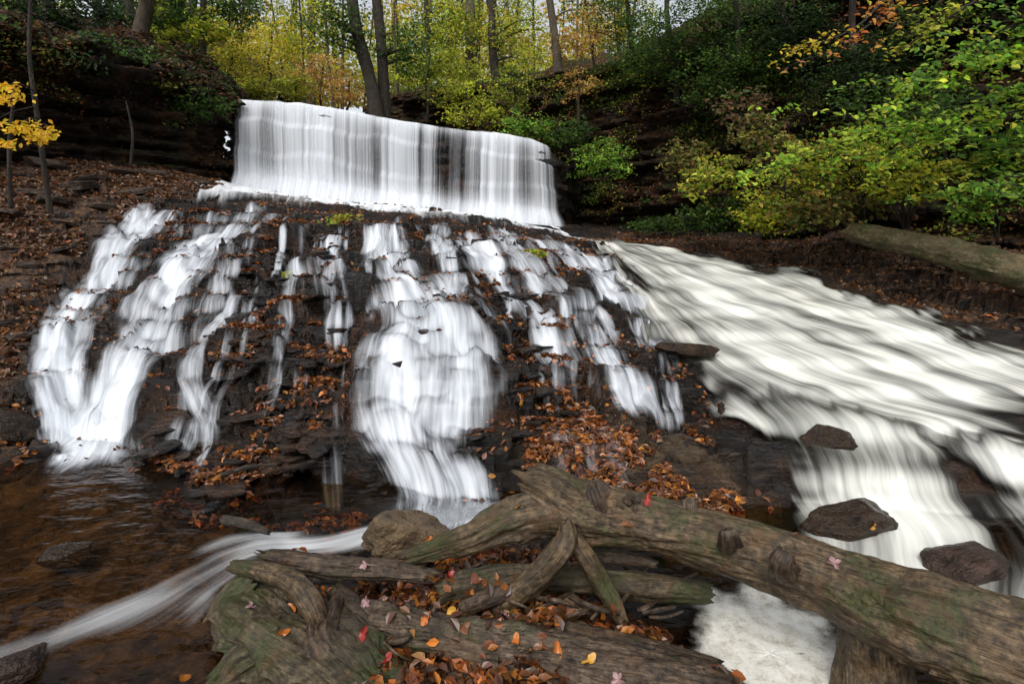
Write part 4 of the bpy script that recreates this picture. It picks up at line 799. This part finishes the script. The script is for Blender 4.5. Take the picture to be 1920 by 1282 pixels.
bough('lowest green bough at the right edge',[(2080,330,6.2),(1960,320,6.2),(1860,340,6.3),(1780,370,6.4)],BRIGHT,.085,260,12,7)
bough('lime bough arching over the middle bushes',[(1800,210,7.4),(1680,245,7.3),(1550,285,7.3),(1400,325,7.4)],LIMEB,.09,620,24,8,.4)
bough('green bough between the long bough and the drooping one',[(2060,130,6.8),(1930,160,6.8),(1820,200,6.8),(1700,240,6.9)],BRIGHT,.085,460,18,9,.45)
bough('leafy bough hanging low over the fallen trunk',[(2060,260,6.9),(1950,270,6.9),(1850,290,7.),(1740,330,7.1)],YG,.085,360,16,10,.45)
sp=empty('sapling',P(95,400,6.9),'slim bare sapling on the left bank with yellow leaves','tree')
free_tube('trunk',[P(95,400,6.9),P(85,330,6.9),P(70,220,6.9),P(55,100,6.9),P(60,-40,6.9)],[.035,.03,.028,.022,.015],MAT_BARK,sp,3,.1,60,8)
for j,(x0,y0,x1,y1) in enumerate([(70,220,20,250),(72,235,100,250),(62,170,10,160),(65,190,60,185),(66,200,-30,240)]):
    free_tube('branch',[P(x0,y0,6.9),P((x0+x1)/2,(y0+y1)/2-8,6.6),P(x1,y1,6.3)],[.01,.007,.003],MAT_BARK,sp,j,.1,10,5)
pos=[]
for (a,b,rx,ry,nn) in [(20,185,38,10,60),(15,165,25,8,36),(40,240,45,12,80),(70,258,38,9,60),(15,272,25,8,36),(95,247,15,7,24)]:
    for _ in range(nn): pos.append(P(a+rng.normal()*rx*.5,b+rng.normal()*ry*.6,6.3+rng.normal()*.18))
pos=np.array(pos); leafmesh('leaves',pos,np.array([0,-.6,.8])+rng.normal(size=(len(pos),3))*.5,.075*rng.uniform(.6,1.2,len(pos)),pal([(.7,.42,.02),(.75,.5,.03),(.6,.35,.02)],len(pos),.12),MAT_LEAF,sp)
for (a,b,c,d,Y,lab) in [(20,390,0,150,7.4,'leaning bare sapling at the left edge'),(245,310,236,190,11.,'short bare stem under the left rock ledge')]:
    tag(free_tube('bare_sapling',[P(a,b,Y),P((a+c)/2+8,(b+d)/2,Y),P(c+30 if a<50 else c,d,Y)],[.03,.025,.012],MAT_BARK,None,4,.1,40,8),lab,'sapling')
r=np.random.default_rng(77)
for i in range(16):
    px=r.uniform(120,430); py=120+(px-120)*.2+r.uniform(-10,30); Y=11+(px-120)/310*1.8
    tag(free_tube('bare_shoot',[P(px,py,Y),P(px+r.uniform(-30,30),py-40,Y-.2),P(px+r.uniform(-90,60),py-r.uniform(20,90),Y-.5)],[.014,.009,.003],MAT_BARK,None,i,.1,16,5),'thin bare shoot growing on the left ledge','shoot','bare shoots on the left ledge')
for (px,py,w_,lab) in [(645,412,.3,'bright green grass tuft on top of the mound'),(1000,485,.14,'small green tuft on the right shoulder of the mound'),(545,495,.1,'tiny green tuft left of the central cascade')]:
    h=hit(px,py); z=float(terr(h[0:1],h[1:2])[0]); n=260
    pos=np.c_[h[0]+rng.normal(size=n)*w_*.5,h[1]+rng.normal(size=n)*w_*.3,z+rng.uniform(0,.16,n)*min(1,w_*4)]
    tag(leafmesh('grass_tuft',pos,rng.normal(size=(n,3))+[0,-1,.4],.08*rng.uniform(.5,1.2,n),pal(LIME,n),MAT_LEAF),lab,'grass',None,'stuff')
# ---------------------------------------------------------------- light, camera
el,rt=math.radians(52),math.radians(200)
wd=bpy.data.worlds.new('World'); bpy.context.scene.world=wd; wd.use_nodes=True; nt=wd.node_tree
sk=nt.nodes.new('ShaderNodeTexSky'); sk.sky_type='NISHITA'; sk.sun_disc=False; sk.sun_elevation=el; sk.sun_rotation=rt; sk.dust_density=4.; sk.air_density=1.
hs=nt.nodes.new('ShaderNodeHueSaturation'); hs.inputs['Saturation'].default_value=.25; hs.inputs['Value'].default_value=1.5; nt.links.new(sk.outputs[0],hs.inputs['Color'])
bg=nt.nodes['Background']; nt.links.new(hs.outputs[0],bg.inputs[0]); bg.inputs[1].default_value=.15
sl=bpy.data.lights.new('sun','SUN'); sl.energy=.9; sl.angle=math.radians(25); sl.color=(1,.97,.92)
so=bpy.data.objects.new('sun',sl); C.objects.link(so)
sd=Vector((math.sin(rt)*math.cos(el),math.cos(rt)*math.cos(el),math.sin(el)))
so.rotation_euler=sd.to_track_quat('Z','Y').to_euler()
cam=bpy.data.cameras.new('camera'); cam.lens=18; cam.sensor_width=36; cam.clip_end=1000; cam.clip_start=.05
co=bpy.data.objects.new('camera',cam); C.objects.link(co); co.location=(0,0,CH); co.rotation_euler=(math.radians(80),0,0)
bpy.context.scene.camera=co
bpy.context.scene.view_settings.view_transform='Standard'
